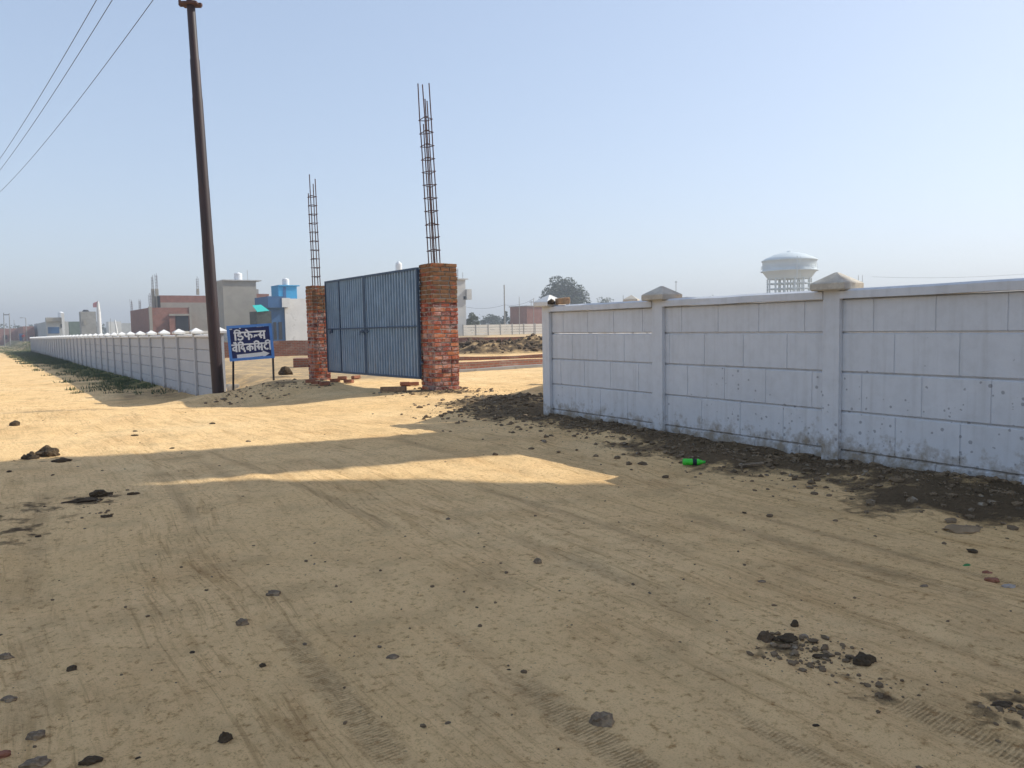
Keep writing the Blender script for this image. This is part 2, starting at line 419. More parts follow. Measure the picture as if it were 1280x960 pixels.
    c = ramp(nt, n_big, [(.30,(.82,.55,.26)),(.55,(.88,.605,.305)),(.75,(.89,.65,.35))])
    c = mixc(nt, ramp(nt, n_red, [(.50,0),(.70,.45)]), c, (.62,.375,.165))
    c = mixc(nt, .50, c, ramp(nt, n_mid, [(.30,.55),(.52,1.0)]), 'MULTIPLY')
    c = mixc(nt, mth(nt,'MULTIPLY', ramp(nt, pm_, [(.40,0),(.62,1)]), .45), c, ramp(nt, st, [(.36,(.52,.43,.32)),(.48,1.0)]), 'MULTIPLY')
    c = mixc(nt, mth(nt,'MULTIPLY', ramp(nt, pm_, [(.36,.2),(.60,1)]), .42), c, ramp(nt, st2, [(.38,(.40,.31,.22)),(.47,1.0)]), 'MULTIPLY')
    c = mixc(nt, .75, c, ramp(nt, n_fine, [(.36,(.46,.37,.27)),(.47,1.0)]), 'MULTIPLY')
    c = mixc(nt, .6, c, ramp(nt, n_gr, [(.36,(.46,.38,.29)),(.46,1.0)]), 'MULTIPLY')
    v = nt.nodes.new('ShaderNodeTexVoronoi'); v.inputs['Scale'].default_value = 24; nt.links.new(geo, v.inputs['Vector'])
    sp = mth(nt,'LESS_THAN', v.outputs[0], mth(nt,'MULTIPLY_ADD', ramp(nt, n_mid, [(.5,0),(.8,1)]), .26, .05))
    c = mixc(nt, mth(nt,'MULTIPLY',sp,.5), c, (.22,.155,.09))
    rt = A('rut'); tr = nt.nodes.new('ShaderNodeTexWave'); tr.bands_direction = 'Y'; tr.inputs['Scale'].default_value = 1
    mp3 = nt.nodes.new('ShaderNodeMapping'); nt.links.new(A('flow',1), mp3.inputs[0]); mp3.inputs['Scale'].default_value = (4,22,1); mp3.inputs['Rotation'].default_value = (0,0,.35)
    nt.links.new(mp3.outputs[0], tr.inputs['Vector']); tr.inputs['Distortion'].default_value = 3.5; tr.inputs['Detail Scale'].default_value = 2.5; tr.inputs['Detail'].default_value = 4
    tread = mth(nt,'MULTIPLY', mth(nt,'MULTIPLY', rt, tr.outputs[1]), ramp(nt, n_fine, [(.40,0),(.52,1)]))
    c = mixc(nt, mth(nt,'MULTIPLY',tread,.26), c, (.24,.165,.09))
    c = mixc(nt, mth(nt,'MULTIPLY',rt,.09), c, (.40,.28,.15))
    fp = A('far'); c = mixc(nt, mth(nt,'MULTIPLY',fp,.6), c, (.30,.25,.17))
    inn = A('inner'); c = mixc(nt, mth(nt,'MULTIPLY', inn, ramp(nt, noisef(nt, geo, 1.6, 8, .75), [(.38,.35),(.55,1)])), c, (.33,.25,.155))
    g = mth(nt,'MULTIPLY', A('green'), ramp(nt, n_mid, [(.3,.5),(.55,1)])); c = mixc(nt, g, c, (.07,.10,.03))
    d = A('dark'); c = mixc(nt, mth(nt,'MULTIPLY', d, ramp(nt, noisef(nt, geo, 1.6, 7, .7), [(.38,.45),(.55,1)])), c, (.085,.058,.035))
    mu = ramp(nt, mth(nt,'ADD', A('mud'), mth(nt,'MULTIPLY_ADD', noisef(nt, geo, 9, 8, .75), 1.9, -.95)), [(.30,0),(.78,.88)]); c = mixc(nt, mu, c, mixc(nt, n_fine, (.10,.07,.042), (.26,.19,.12)))
    nt.links.new(c, b.inputs['Base Color']); b.inputs['Roughness'].default_value = 1; b.inputs['Specular IOR Level'].default_value = .1
    p = bumpn(nt, b, n_fine, .8, .022)
    p = bumpn(nt, b, st, .45, .016, p); p = bumpn(nt, b, st2, .5, .010, p)
    p = bumpn(nt, b, n_gr, .6, .005, p); p = bumpn(nt, b, tread, .5, .006, p)
    p = bumpn(nt, b, mth(nt,'MULTIPLY', mu, n_fine), .9, .035, p)
    me.materials.append(m); o = bpy.data.objects.new('ground', me); COL.objects.link(o); o['kind'] = 'structure'
build_ground()

# ================================================================== BOUNDARY WALLS
PH = .356 ; PH1 = .305                 # one panel row
ZUP = Vector((0,0,1))
def post(parent, c, z0, z1, D, Nn, mat, capm, w=.085, dp=.075, captop=None, tilt=0, cap=True):
    mb = MB()
    prof = [(-w,-dp),(w,-dp),(w,-.028),(.035,-.028),(.035,.028),(w,.028),(w,dp),(-w,dp),(-w,.028),(-.035,.028),(-.035,-.028),(-w,-.028)]
    O = Vector((c.x,c.y,z0)); n = len(prof)
    vs = [O+D*a+Nn*b for a,b in prof]+[O+D*a+Nn*b+ZUP*(z1-z0) for a,b in prof]
    mb.add(vs, [(i,(i+1)%n,(i+1)%n+n,i+n) for i in range(n)]+[(3,2,1,0),(0,11,10,3),(3,10,9,4),(4,9,8,7),(4,7,6,5)]+[(12,13,14,15),(15,22,23,12),(16,21,22,15),(19,20,21,16),(17,18,19,16)])
    po = mb.build('post', mat, parent)
    if cap:
        k = MB(); O = Vector((c.x,c.y,z1)); s = .165; h1 = .075; h2 = .165
        Dd = (D*math.cos(tilt)+Nn*math.sin(tilt)); Nd = Vector((-Dd.y,Dd.x,0)); 
        if Nd.dot(Nn)<0: Nd=-Nd
        b_ = .012
        sq = [(-1,-1),(1,-1),(1,1),(-1,1)]
        vs = [O+Dd*(a*(s-b_))+Nd*(q*(s-b_)) for a,q in sq]+[O+Dd*(a*s)+Nd*(q*s)+ZUP*.012 for a,q in sq]+[O+Dd*(a*s)+Nd*(q*s)+ZUP*(h1-.012) for a,q in sq]+[O+Dd*(a*(s-b_))+Nd*(q*(s-b_))+ZUP*h1 for a,q in sq]+[O+Dd*(a*.012)+Nd*(q*.012)+ZUP*h2 for a,q in sq]
        fs = [(3,2,1,0)]+[(l*4+i, l*4+(i+1)%4, (l+1)*4+(i+1)%4, (l+1)*4+i) for l in range(4) for i in range(4)]+[(16,17,18,19)]
        k.add(vs, fs); k.build('cap', capm, po)
    return po
def panel_mb(A, B, z0, z1, Nn, off, th=.05, groove=.006, blk=None, bz=.014):
    """one slab from A to B, with upright false joints cut into the road face (ends off the joints)"""
    mb = MB(); D = (B-A); L = D.length; D.normalize(); blk = blk or L/4.1
    cuts = []; x = off*blk
    while x < L-.05:
        if x > .05: cuts.append(x)
        x += blk
    prof = [(0,0)]
    for cx in cuts: prof += [(cx-groove,0),(cx-groove*.4,-groove*1.3),(cx+groove*.4,-groove*1.3),(cx+groove,0)]
    prof += [(L,0)]
    n = len(prof); O = Vector((A.x,A.y,0)); vs = []
    for (zz, ins) in ((z0,bz*1.6),(z0+bz,0),(z1-bz,0),(z1,bz*1.6)):
        for (u,v) in prof: vs.append(O+D*u+Nn*(th/2+v-ins)+ZUP*zz)
    fs = [(l*n+i, l*n+i+1, (l+1)*n+i+1, (l+1)*n+i) for l in range(3) for i in range(n-1)]
    bk = len(vs)
    for zz in (z0,z1):
        for u in (0,L): vs.append(O+D*u-Nn*(th/2)+ZUP*zz)
    fs += [(bk,bk+2,bk+3,bk+1), (0,bk,bk+1)+tuple(range(n-1,0,-1)), tuple(range(3*n,4*n))+(bk+3,bk+2),
           (bk,0,n,2*n,3*n,bk+2), (bk+1,bk+3,4*n-1,3*n-1,2*n-1,n-1)]
    mb.add(vs, fs); return mb
def coping_mb(A, B, z0, h, Nn, w=.085, nseg=5, amp=.004):
    mb = MB(); D=(B-A); L=D.length; D.normalize()
    prof = [(-w,0),(w,0),(w,h*.78),(w*.55,h),(-w*.55,h),(-w,h*.78)]; n=len(prof); vs=[]
    for i in range(nseg+1):
        u = L*i/nseg; dz = rnd.uniform(-amp,amp)
        for a,b in prof: vs.append(Vector((A.x,A.y,z0))+D*u+Nn*(a+rnd.uniform(-amp,amp))+ZUP*(b+dz))
    fs = [(l*n+i, l*n+(i+1)%n, (l+1)*n+(i+1)%n, (l+1)*n+i) for l in range(nseg) for i in range(n)]+[tuple(range(n))[::-1], tuple(range(nseg*n,nseg*n+n))]
    mb.add(vs, fs); return mb

# right wall, road side
def zr_top(): return None
WR = empty('concrete_boundary_wall', (P1.x,P1.y,0), 'white precast concrete panel wall running along the right of the road to the corner post by the gateway', 'wall')
ZT = at(689, 390, P1.y).z        # underside of coping at the corner post
for k in range(0, 5):
    c = P1 - DR*(BAYR*k); topz = ZT + .0*k
    cm = MT['capR'] if k else MT['capL']
    post(WR, c, -.35, topz + (.075 if k else .075), DR, NR, MT['wallR'], cm, tilt=(.05,.07,.10,0,0)[k])
    if k < 4:
        A = c - DR*.037; B = c - DR*(BAYR-.037)
        A2 = c - DR*.088; B2 = c - DR*(BAYR-.088)
        coping_mb(A2, B2, topz+.002, .085, NR).build('coping', MT['capR'] if k==9 else MT['wallR'], WR)
        for r in range(5):
            z1 = topz - (PH1+(r-1)*PH if r else 0); z0 = topz-(PH1+r*PH)
            if r==0 and k==0: z0 += .004
            off = .5 if (r%2==0) else 1.0
            panel_mb(B, A, z0+.0006, z1-.0006, NR, off+.15*math.sin(k*3+r)).build('panel', MT['wallR'], WR)
# return wall going into the plot
DI = Vector((.31,.951,0)).normalized(); NI = Vector((-DI.y,DI.x,0))
WI = empty('concrete_return_wall', (P1.x+.2,P1.y+.3,0), 'white precast concrete wall turning inward from the corner post behind the roadside wall, mostly hidden', 'wall')
S0 = P1 + DI*.30
for k in range(0, 7):
    c = S0 + DI*(BAYR*k)
    ztp = ZT+.06
    if k == 3: ztp = at(770, 369.5, c.y).z-.165
    post(WI, c, -.2, ztp, DI, NI, MT['wallR'], MT['capR'], cap=(k in (3,5)))
    if k < 6:
        A = c+DI*.037; B = c+DI*(BAYR-.037)
        coping_mb(A+DI*.05, B-DI*.05, ZT+.002, .07, NI).build('coping', MT['wallR'], WI)
        for r in range(4): panel_mb(A, B, ZT-(r+1)*PH+.004, ZT-r*PH-.004, NI, .5+.5*(r%2)).build('panel', MT['wallR'], WI)
# left wall
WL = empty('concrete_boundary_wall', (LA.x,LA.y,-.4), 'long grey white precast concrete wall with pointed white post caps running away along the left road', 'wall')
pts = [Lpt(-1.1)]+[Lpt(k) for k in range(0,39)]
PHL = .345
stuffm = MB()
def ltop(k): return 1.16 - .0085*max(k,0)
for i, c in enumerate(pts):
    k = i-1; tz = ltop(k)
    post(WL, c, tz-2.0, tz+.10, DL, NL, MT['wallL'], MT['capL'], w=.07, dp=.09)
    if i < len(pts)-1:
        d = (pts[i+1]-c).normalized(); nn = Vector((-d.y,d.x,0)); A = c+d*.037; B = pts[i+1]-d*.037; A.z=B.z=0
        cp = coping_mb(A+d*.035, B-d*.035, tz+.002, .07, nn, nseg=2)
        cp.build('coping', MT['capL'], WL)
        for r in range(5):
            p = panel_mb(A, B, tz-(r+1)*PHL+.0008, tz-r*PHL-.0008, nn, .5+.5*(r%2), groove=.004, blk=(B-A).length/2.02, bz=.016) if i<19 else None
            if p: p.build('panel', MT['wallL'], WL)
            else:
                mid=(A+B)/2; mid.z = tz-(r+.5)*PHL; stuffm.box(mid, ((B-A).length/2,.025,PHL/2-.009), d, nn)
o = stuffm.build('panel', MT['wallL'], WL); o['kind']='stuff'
# brick bat on the corner coping
b = MB(); c = P1-DR*.32+Vector((0,0,ZT+.145))
bd = (DR*-.96+NR*.26).normalized(); bn = Vector((-bd.y,bd.x,0))
b.box(c, (.155,.06,.042), bd, bn, ZUP, jit=.008, bev=.012)
tag(b.build('broken_brick', pm('buff_brick', (.50,.33,.20), .9,.3,9,.5,second=(.25,.14,.09)), loc=c), 'pale broken brick lying on the coping next to the capped corner post', 'brick')
b = MB(); c = P1-DR*.185+NR*.10+Vector((0,0,ZT+.122)); b.rock(c,.055,3,2,.9,.3)
tag(b.build('mortar_lump', MT['clod'], loc=c), 'dark lump stuck beside the cap of the corner post', 'lump')

# ================================================================== GATE
g_r = atz(551, 489, 0.02); g_l = atz(400, 474, 0.02)
PA = math.radians(35); PX = Vector((math.cos(PA), math.sin(PA),0)); PY = Vector((-math.sin(PA), math.cos(PA),0))
def brickpillar(root, c, half, z0, z1, courses, seed):
    R = random.Random(seed); mb = MB(); ch = (z1-z0)/courses
    core = MB(); core.box((c.x,c.y,(z0+z1)/2-.01), (half-.016,half-.016,(z1-z0)/2-.005), PX, PY, ZUP, jit=0)
    core.build('mortar_core', MT['mortar'], root)
    for r in range(courses):
        z = z0+(r+.5)*ch
        ox = R.uniform(-.005,.005); oy = R.uniform(-.005,.005)
        cuts = [-half,-half*.36,half*.36,half] if r%2 else [-half,-half*.0,half] if R.random()<.45 else [-half,-half*.45,half*.30,half]
        hgt = (z-z0)/(z1-z0); 
        for side in range(4):
            if side%2==0: U, W = (PX, PY) if side==0 else (PX, -PY)
            else: U, W = (PY, PX) if side==1 else (PY, -PX)
            d = .05
            cc = cuts if side%2==0 else [-half+.1, -.02+R.uniform(-.05,.05), half-.1]
            for a0,a1 in zip(cc[:-1],cc[1:]):
                g = .009; mid = Vector((c.x+ox,c.y+oy,z))+U*((a0+a1)/2)+W*(half-d+R.uniform(-.008,.006))
                X=U; Y=W
                mb.box(mid, ((a1-a0)/2-g, d, ch/2-.009), X, Y, ZUP, a=R.random()*.98+ (0), jit=.006, bev=.007)
    return mb.build('brickwork', MT['brickv'], root, attr='tone')
m, nt, b = newmat('weathered_brick')
a = nt.nodes.new('ShaderNodeAttribute'); a.attribute_name='tone'
geo = nt.nodes.new('ShaderNodeNewGeometry').outputs['Position']; sp_ = nt.nodes.new('ShaderNodeSeparateXYZ'); nt.links.new(geo, sp_.inputs[0]); zz = sp_.outputs[2]
c = ramp(nt, a.outputs[2], [(0,(.13,.04,.032)),(.3,(.34,.085,.05)),(.6,(.46,.125,.055)),(1,(.52,.20,.09))])
n1 = noisef(nt, geo, 2.6, 7, .7); n2 = noisef(nt, geo, 24, 6, .7); n3 = noisef(nt, geo, 6.5, 6, .65)
# pale salt bloom on the lower two thirds
lo = mth(nt,'MULTIPLY', ramp(nt, zz, [(1.62,1),(1.78,0)]) if False else mth(nt,'LESS_THAN', mth(nt,'MULTIPLY_ADD', n1, .4, zz), 1.95), ramp(nt, mth(nt,'MULTIPLY_ADD', n2,.35,mth(nt,'MULTIPLY',n3,.75)), [(.52,0),(.66,.62)]))
c = mixc(nt, lo, c, (.55,.45,.42))
# earth-brown crust near the top
hi = mth(nt,'MULTIPLY', mth(nt,'GREATER_THAN', mth(nt,'MULTIPLY_ADD', n1, .5, zz), 2.05), ramp(nt, n3, [(.36,0),(.5,.85)]))
c = mixc(nt, hi, c, (.20,.125,.065))
c = mixc(nt, .45, c, ramp(nt, n2, [(.3,.4),(.6,1)]), 'MULTIPLY')
nt.links.new(c, b.inputs['Base Color']); b.inputs['Roughness'].default_value=.95; b.inputs['Specular IOR Level'].default_value=.15
bumpn(nt, b, n2, .7, .008); MT['brickv']=m

def rebar_cage(root, c, z0, z1list, halfx, halfy, lean, tie, n_tie, rr=.0085, zt0=.10):
    L = Vector((lean[0],lean[1],0))
    for (ax,ay,z1) in z1list:
        pts = []; 
        for i in range(7):
            t = i/6; z = z0-.3+(z1-z0+.3)*t
            pts.append(Vector((c.x,c.y,0))+PX*(ax*halfx*(1+.0*t))+PY*(ay*halfy)+L*(z-z0)+ZUP*z+Vector((rnd.uniform(-.004,.004),rnd.uniform(-.004,.004),0))*(1 if 0<i<6 else 2))
        mb = MB(); mb.tube(pts, rr, 6); mb.build('rebar', MT['rust'], root)
    for k in range(n_tie):
        z = z0+zt0+tie*k; o = Vector((c.x,c.y,0))+L*(z-z0)+ZUP*z; e = .018
        s = 1.22; dz = rnd.uniform(-.012,.012)
        q = [o+PX*(i*halfx*s)+PY*(j*halfy*s)+ZUP*(dz*i*j+rnd.uniform(-.006,.006)) for i,j in ((-1,-1),(1,-1),(1,1),(-1,1),(-1,-1))]
        q.insert(0, q[0]+PX*.05-PY*.03)
        mb = MB(); mb.tube(q, rr*.72, 5, sm=False); mb.build('stirrup', MT['rust'], root)

zt = at(547, 330, g_r.y).z
PR = empty('brick_gate_pillar', (g_r.x,g_r.y,0), 'taller looking near brick gate pillar with white salt stains and a long rebar cage on top, right of the blue gate', 'pillar', 'brick pillars of the gate')
HP = .285
brickpillar(PR, g_r, HP, -.12, zt, 31, 5)
tp = MB(); tp.rock((g_r.x,g_r.y,zt-.01), .26, 8, 3, .10, .3, yaw=PA); tp.build('mortar_top', MT['mortar'], PR)
cz = at(528,105,g_r.y).z
rebar_cage(PR, g_r+Vector((-.06,0,0)), zt, [(-1,-1,cz-.05),(1,-1,cz),(-1,1,cz+.02),(1,1,cz-.25),(0,-1,cz-.35),(0,1,cz-.75)], .072, .10, (-.036,0), (at(540,145,g_r.y).z-at(540,309,g_r.y).z)/10.0, 11, zt0=.27, rr=.0125)
zt2 = at(399, 357, g_l.y).z
PL = empty('brick_gate_pillar', (g_l.x,g_l.y,0), 'farther brick gate pillar with a shorter rebar cage on top, left of the blue gate', 'pillar', 'brick pillars of the gate')
brickpillar(PL, g_l, .225, -.12, zt2, 29, 9)
cz2 = at(391,219,g_l.y).z
rebar_cage(PL, g_l, zt2, [(-1,-1,cz2),(1,-1,cz2-.1),(-1,1,cz2-.45),(1,1,cz2-.2)], .07, .08, (-.012,0), (at(395,245,g_l.y).z-at(398,345,g_l.y).z)/9.0, 10, zt0=.23, rr=.0125)

# two-leaf steel gate
mg, nt, b = newmat('gate_blue_steel')
geo = nt.nodes.new('ShaderNodeNewGeometry').outputs['Position']; sp_ = nt.nodes.new('ShaderNodeSeparateXYZ'); nt.links.new(geo, sp_.inputs[0])
n1 = noisef(nt, geo, 3, 6, .65)
c = ramp(nt, n1, [(.3,(.20,.29,.40)),(.7,(.31,.43,.56))])
mp = nt.nodes.new('ShaderNodeMapping'); nt.links.new(geo, mp.inputs[0]); mp.inputs['Scale'].default_value=(14,14,1.2)
n2 = noisef(nt, mp.outputs[0], 1.4, 6, .7)
c = mixc(nt, mth(nt,'MULTIPLY', ramp(nt, mth(nt,'MULTIPLY_ADD', n2,.9,sp_.outputs[2]), [(.75,1),(1.0,0)]) if False else mth(nt,'MULTIPLY_ADD', sp_.outputs[2], -.45, .85), ramp(nt,n2,[(.40,0),(.62,.55)])), c, (.44,.42,.40))
c = mixc(nt, ramp(nt,n2,[(.60,0),(.72,.5)]), c, (.22,.15,.10))
nt.links.new(c,b.inputs['Base Color']); b.inputs['Roughness'].default_value=.42; b.inputs['Metallic'].default_value=.25
MT['gate']=mg
MT['gateframe'] = pm('gate_frame_paint', (.045,.085,.15), .5, .25, 8, .1, metal=.2)
inR = at(525, 405, g_r.y - .05); inL = at(408, 405, g_l.y - .15)
inR.z=inL.z=0
G1 = g_r - PX*0 ; GD = (inL-inR).normalized(); GN = Vector((GD.y,-GD.x,0))
if GN.y>0: GN=-GN
GL = (inL-inR).length
Ymid=(inR.y+inL.y)/2
ztR, zbR = at(525,334,inR.y).z, at(527,474,inR.y).z
ztL, zbL = at(408,352,inL.y).z, at(411,465,inL.y).z
GATE = empty('metal_gate', (inR.x,inR.y,0), 'closed two leaf blue corrugated steel gate hanging between the two brick pillars', 'gate')
def gp(u, z, n=0): return Vector((inR.x,inR.y,0))+GD*u+ZUP*z+GN*n
def gz_(u, f):  # height at fraction f up the gate
    t=u/GL; b_=zbR+(zbL-zbR)*t; tt=ztR+(ztL-ztR)*t; return b_+(tt-b_)*f
def barq(mb, p, q, w, d, wdir):
    ax=(q-p).normalized(); mb.box((p+q)/2, ((q-p).length/2, w/2, d/2), ax, wdir.normalized(), ax.cross(wdir).normalized())
split = GL*.52
for (u0,u1,nm) in ((.03,split-.012,'near'),(split+.012,GL-.03,'far')):
    leaf = MB()
    for f in (0,.475,1):
        barq(leaf, gp(u0+.03,gz_(u0,f)+(.02 if f==0 else -.02 if f==1 else 0)), gp(u1-.03,gz_(u1,f)+(.02 if f==0 else -.02 if f==1 else 0)), .045 if f!=.475 else .03, .05, ZUP)
    for u in (u0+.02,u1-.02): barq(leaf, gp(u,gz_(u,0)), gp(u,gz_(u,1)), .045, .052, GD)
    if nm=='far':
        for u in (u0+.62*(u1-u0), u1-.05): barq(leaf, gp(u,gz_(u,.02)), gp(u,gz_(u,.98)), .035, .045, GD)
    L = leaf.build('gate_leaf', MT['gateframe'], GATE)
    sh = MB(); pitch=.135; u=u0+.04; prof=[]
    while u < u1-.04:
        for du,dn in ((0,-.004),(.034,-.004),(.040,.050),(.066,.050),(.072,-.004)): prof.append((min(u+du*pitch/.105,u1-.04),dn))
        u+=pitch
    for (fa,fb) in ((.008,.473),(.477,.992)):
        vs=[]; n=len(prof)
        for u_,n_ in prof: vs.append(gp(u_,gz_(u_,fa),n_-.036))
        for u_,n_ in prof: vs.append(gp(u_,gz_(u_,fb),n_-.036))
        for u_,n_ in prof: vs.append(gp(u_,gz_(u_,fa),n_-.0385))
        for u_,n_ in prof: vs.append(gp(u_,gz_(u_,fb),n_-.0385))
        sh.add(vs, [(i,i+1,n+i+1,n+i) for i in range(n-1)]+[(2*n+i+1,2*n+i,3*n+i,3*n+i+1) for i in range(n-1)])
    sh.build('sheet', MT['gate'], L)
    ub = (u0+.12) if nm=='far' else (u1-.12)
    zc = gz_(ub,.44)
    lk=MB(); lk.tube([gp(ub-.14,zc,.045),gp(ub+.10,zc,.045),gp(ub+.10,zc-.08,.05)], .011, 8); lk.box(gp(ub,zc,.035), (.05,.016,.03), GD, GN); lk.build('bolt', MT['gateframe'], L)
    if nm=='far':
        ub=u1-.42; zc=gz_(ub,.455); lk=MB(); lk.box(gp(ub,zc,.035),(.04,.018,.05),GD,GN); lk.tube([gp(ub-.07,zc,.05),gp(ub+.07,zc,.05),gp(ub+.07,zc-.08,.05)],.010,6); lk.build('latch', MT['gateframe'], L)
    uh = u0 if nm=='near' else u1; sg = -1 if nm=='near' else 1
    for f in (.15,.85): hg=MB(); hg.tube([gp(uh+sg*.015,gz_(uh,f)-.06,.0),gp(uh+sg*.015,gz_(uh,f)+.06,.0)], .014, 8); hg.box(gp(uh+sg*.05,gz_(uh,f),0),(.05,.006,.02),GD,GN); hg.build('hinge', MT['gateframe'], L)

# ================================================================== POLE AND WIRES
pb = PB.copy()
ptop = at(237.5, -8, pb.y)
pd = (ptop-pb).normalized(); PLN = 11.2
POLE = empty('utility_pole', pb, 'tall dark rusty steel utility pole standing beside the end of the left concrete wall', 'pole')
mb = MB(); prof=[]
def pp(t): return pb+pd*t
tt_ = [-.4,0, 3.55,3.60, 4.9,4.95, 7.0,7.05, 7.9,7.95, PLN]
rr_ = [.172,.170,.163,.156,.152,.148,.142,.134,.130,.118,.105]
k = ((at(280.2,480,pb.y)-at(266,480,pb.y)).length/2)/.168
pts=[];rs=[]
for t,r in zip(tt_,rr_): pts.append(pp(t)); rs.append(r*k)
mb.tube(pts, rs, 20)
m, nt, b = newmat('oxide_red_pole')
geo = nt.nodes.new('ShaderNodeNewGeometry').outputs['Position']; mp = nt.nodes.new('ShaderNodeMapping'); nt.links.new(geo, mp.inputs[0]); mp.inputs['Scale'].default_value=(6,6,.7)
n1 = noisef(nt, mp.outputs[0], 1.6, 7, .7)
nt.links.new(ramp(nt,n1,[(.3,(.011,.005,.006)),(.5,(.021,.007,.008)),(.75,(.042,.015,.013))]), b.inputs['Base Color']); b.inputs['Roughness'].default_value=.55
bumpn(nt,b,noisef(nt,geo,30,4,.6),.3,.003); MT['pole']=m
mb.build('shaft', MT['pole'], POLE)
WD = Vector((-.63,.777,0)).normalized(); WN = Vector((WD.y,-WD.x,0))     # wires run along WD
def arm(t, half):
    m2=MB(); m2.box(pp(t), (half,.04,.03), Vector((1,0,0)), Vector((0,1,0)), ZUP); return m2
# steel channel seen at the top edge of the photo
az_ = at(240,6,pb.y); tA = (az_.z-pb.z)/pd.z
a_ = arm(tA,.26); a_.box(pp(tA)+Vector((-.25,-.02,.10)),(.02,.03,.12)); a_.box(pp(tA)+Vector((0,-.02,0)),(.2,.16,.02)); a_.build('bracket', MT['rust'], POLE)
a2=MB(); topP=pp(PLN-.15); a2.box(topP,(.85,.045,.045),WN,WD,ZUP); a2.build('cross_arm', MT['rust'], POLE)
MT['porcelain']=pm('brown_porcelain',(.20,.10,.07),.25,.1,5,0)
offs=(-.72,-.36,.58); ins=[]
for o_ in offs:
    c=topP+WN*o_+ZUP*.05; i_=MB(); i_.lathe(c,[(.0,0),(.03,0),(.03,.05),(.06,.06),(.045,.09),(.055,.10),(.035,.14),(0,.16)],12); i_.build('insulator',MT['porcelain'],POLE); ins.append(c+ZUP*.15)
far_b = Vector((topP.x,topP.y,0))+WD*50; fzb=gz(far_b.x,far_b.y)
P2 = empty('utility_pole', (far_b.x,far_b.y,fzb), 'rusty utility pole farther along the left road, carrying the three wires', 'pole')
m2=MB(); m2.tube([(far_b.x,far_b.y,fzb-.3),(far_b.x,far_b.y,fzb+12.1)],[.14,.09],14); m2.build('shaft',MT['pole'],P2)
far_top=Vector((far_b.x,far_b.y,fzb+11.9)); m2=MB(); m2.box(far_top,(.85,.045,.045),WN,WD,ZUP); m2.build('cross_arm',MT['rust'],P2)
MT['wire']=pm('wire',(.05,.05,.055),.5,.1,1,0)
names=('leftmost','middle','rightmost')
for i,o_ in enumerate(offs):
    p,q=ins[i],far_top+WN*o_+ZUP*.1; pts=[p.lerp(q,t/24)-ZUP*(.5*4*(t/24)*(1-t/24)) for t in range(25)]
    w=MB(); w.tube(pts,.011,5); tag(w.build('power_line',MT['wire'],loc=p),'%s of the three thin power lines crossing the sky at the upper left'%names[i],'wire','power lines on the pole')

# ================================================================== SIGN
s1 = atz(290,478,0); s2 = atz(342,473,0); Ys=(s1.y+s2.y)/2
sL = at(289,478,19.6); sR = at(342,473,19.6+ (s2.y-s1.y)*.3)
TL=at(283,407.5,sL.y); TR_=at(340,404,sR.y); BL=at(287,452,sL.y); BR=at(342.5,447.5,sR.y)
SO=(TL+TR_+BL+BR)/4; SU=((TR_-TL)+(BR-BL)).normalized(); SV=((TL-BL)+(TR_-BR)); SV=(SV-SU*SV.dot(SU)).normalized(); SN=SU.cross(SV)   # towards camera
if SN.y>0: SN=-SN
sw=((TR_-TL).length+(BR-BL).length)/4; shh=((TL-BL).length+(TR_-BR).length)/4
SIGN=empty('direction_sign',(SO.x,SO.y,0),'blue framed sign board with white Hindi lettering and a right pointing arrow','sign')
MT['signnavy']=pm('sign_navy',(.008,.018,.12),.35,.15,4,0); MT['signblue']=pm('sign_blue_frame',(.10,.28,.72),.4,.1,4,0); MT['signwhite']=pm('sign_white_paint',(.85,.87,.90),.5,.06,6,0); MT['black']=pm('black_paint',(.012,.012,.015),.5,.2,6,0)
def sp(u,v,n=0): return SO+SU*(u*sw)+SV*(v*shh)+SN*n
mb=MB(); mb.box(SO,(sw-.02,shh-.02,.008),SU,SV,SN); bd_=mb.build('board',MT['signnavy'],SIGN)
mb=MB(); e=.035
mb.box(sp(0,1)-SV*e,(sw,e,.016),SU,SV,SN); mb.box(sp(0,-1)+SV*e,(sw,e,.016),SU,SV,SN)
mb.box(sp(-1,0)+SU*e,(e,shh-2*e,.0155),SU,SV,SN); mb.box(sp(1,0)-SU*e,(e,shh-2*e,.0155),SU,SV,SN); mb.build('frame',MT['signblue'],SIGN)
for u,pxb,pyb in ((-.84,291,478),(.93,342,473)):
    top=sp(u,-.9,-.03); bt=at(pxb,pyb,top.y); bt.z=min(bt.z,gz(bt.x,bt.y))-.05
    mb=MB(); mb.tube([bt,top],[.028,.028],4,sm=False); mb.build('leg',MT['black'],SIGN)
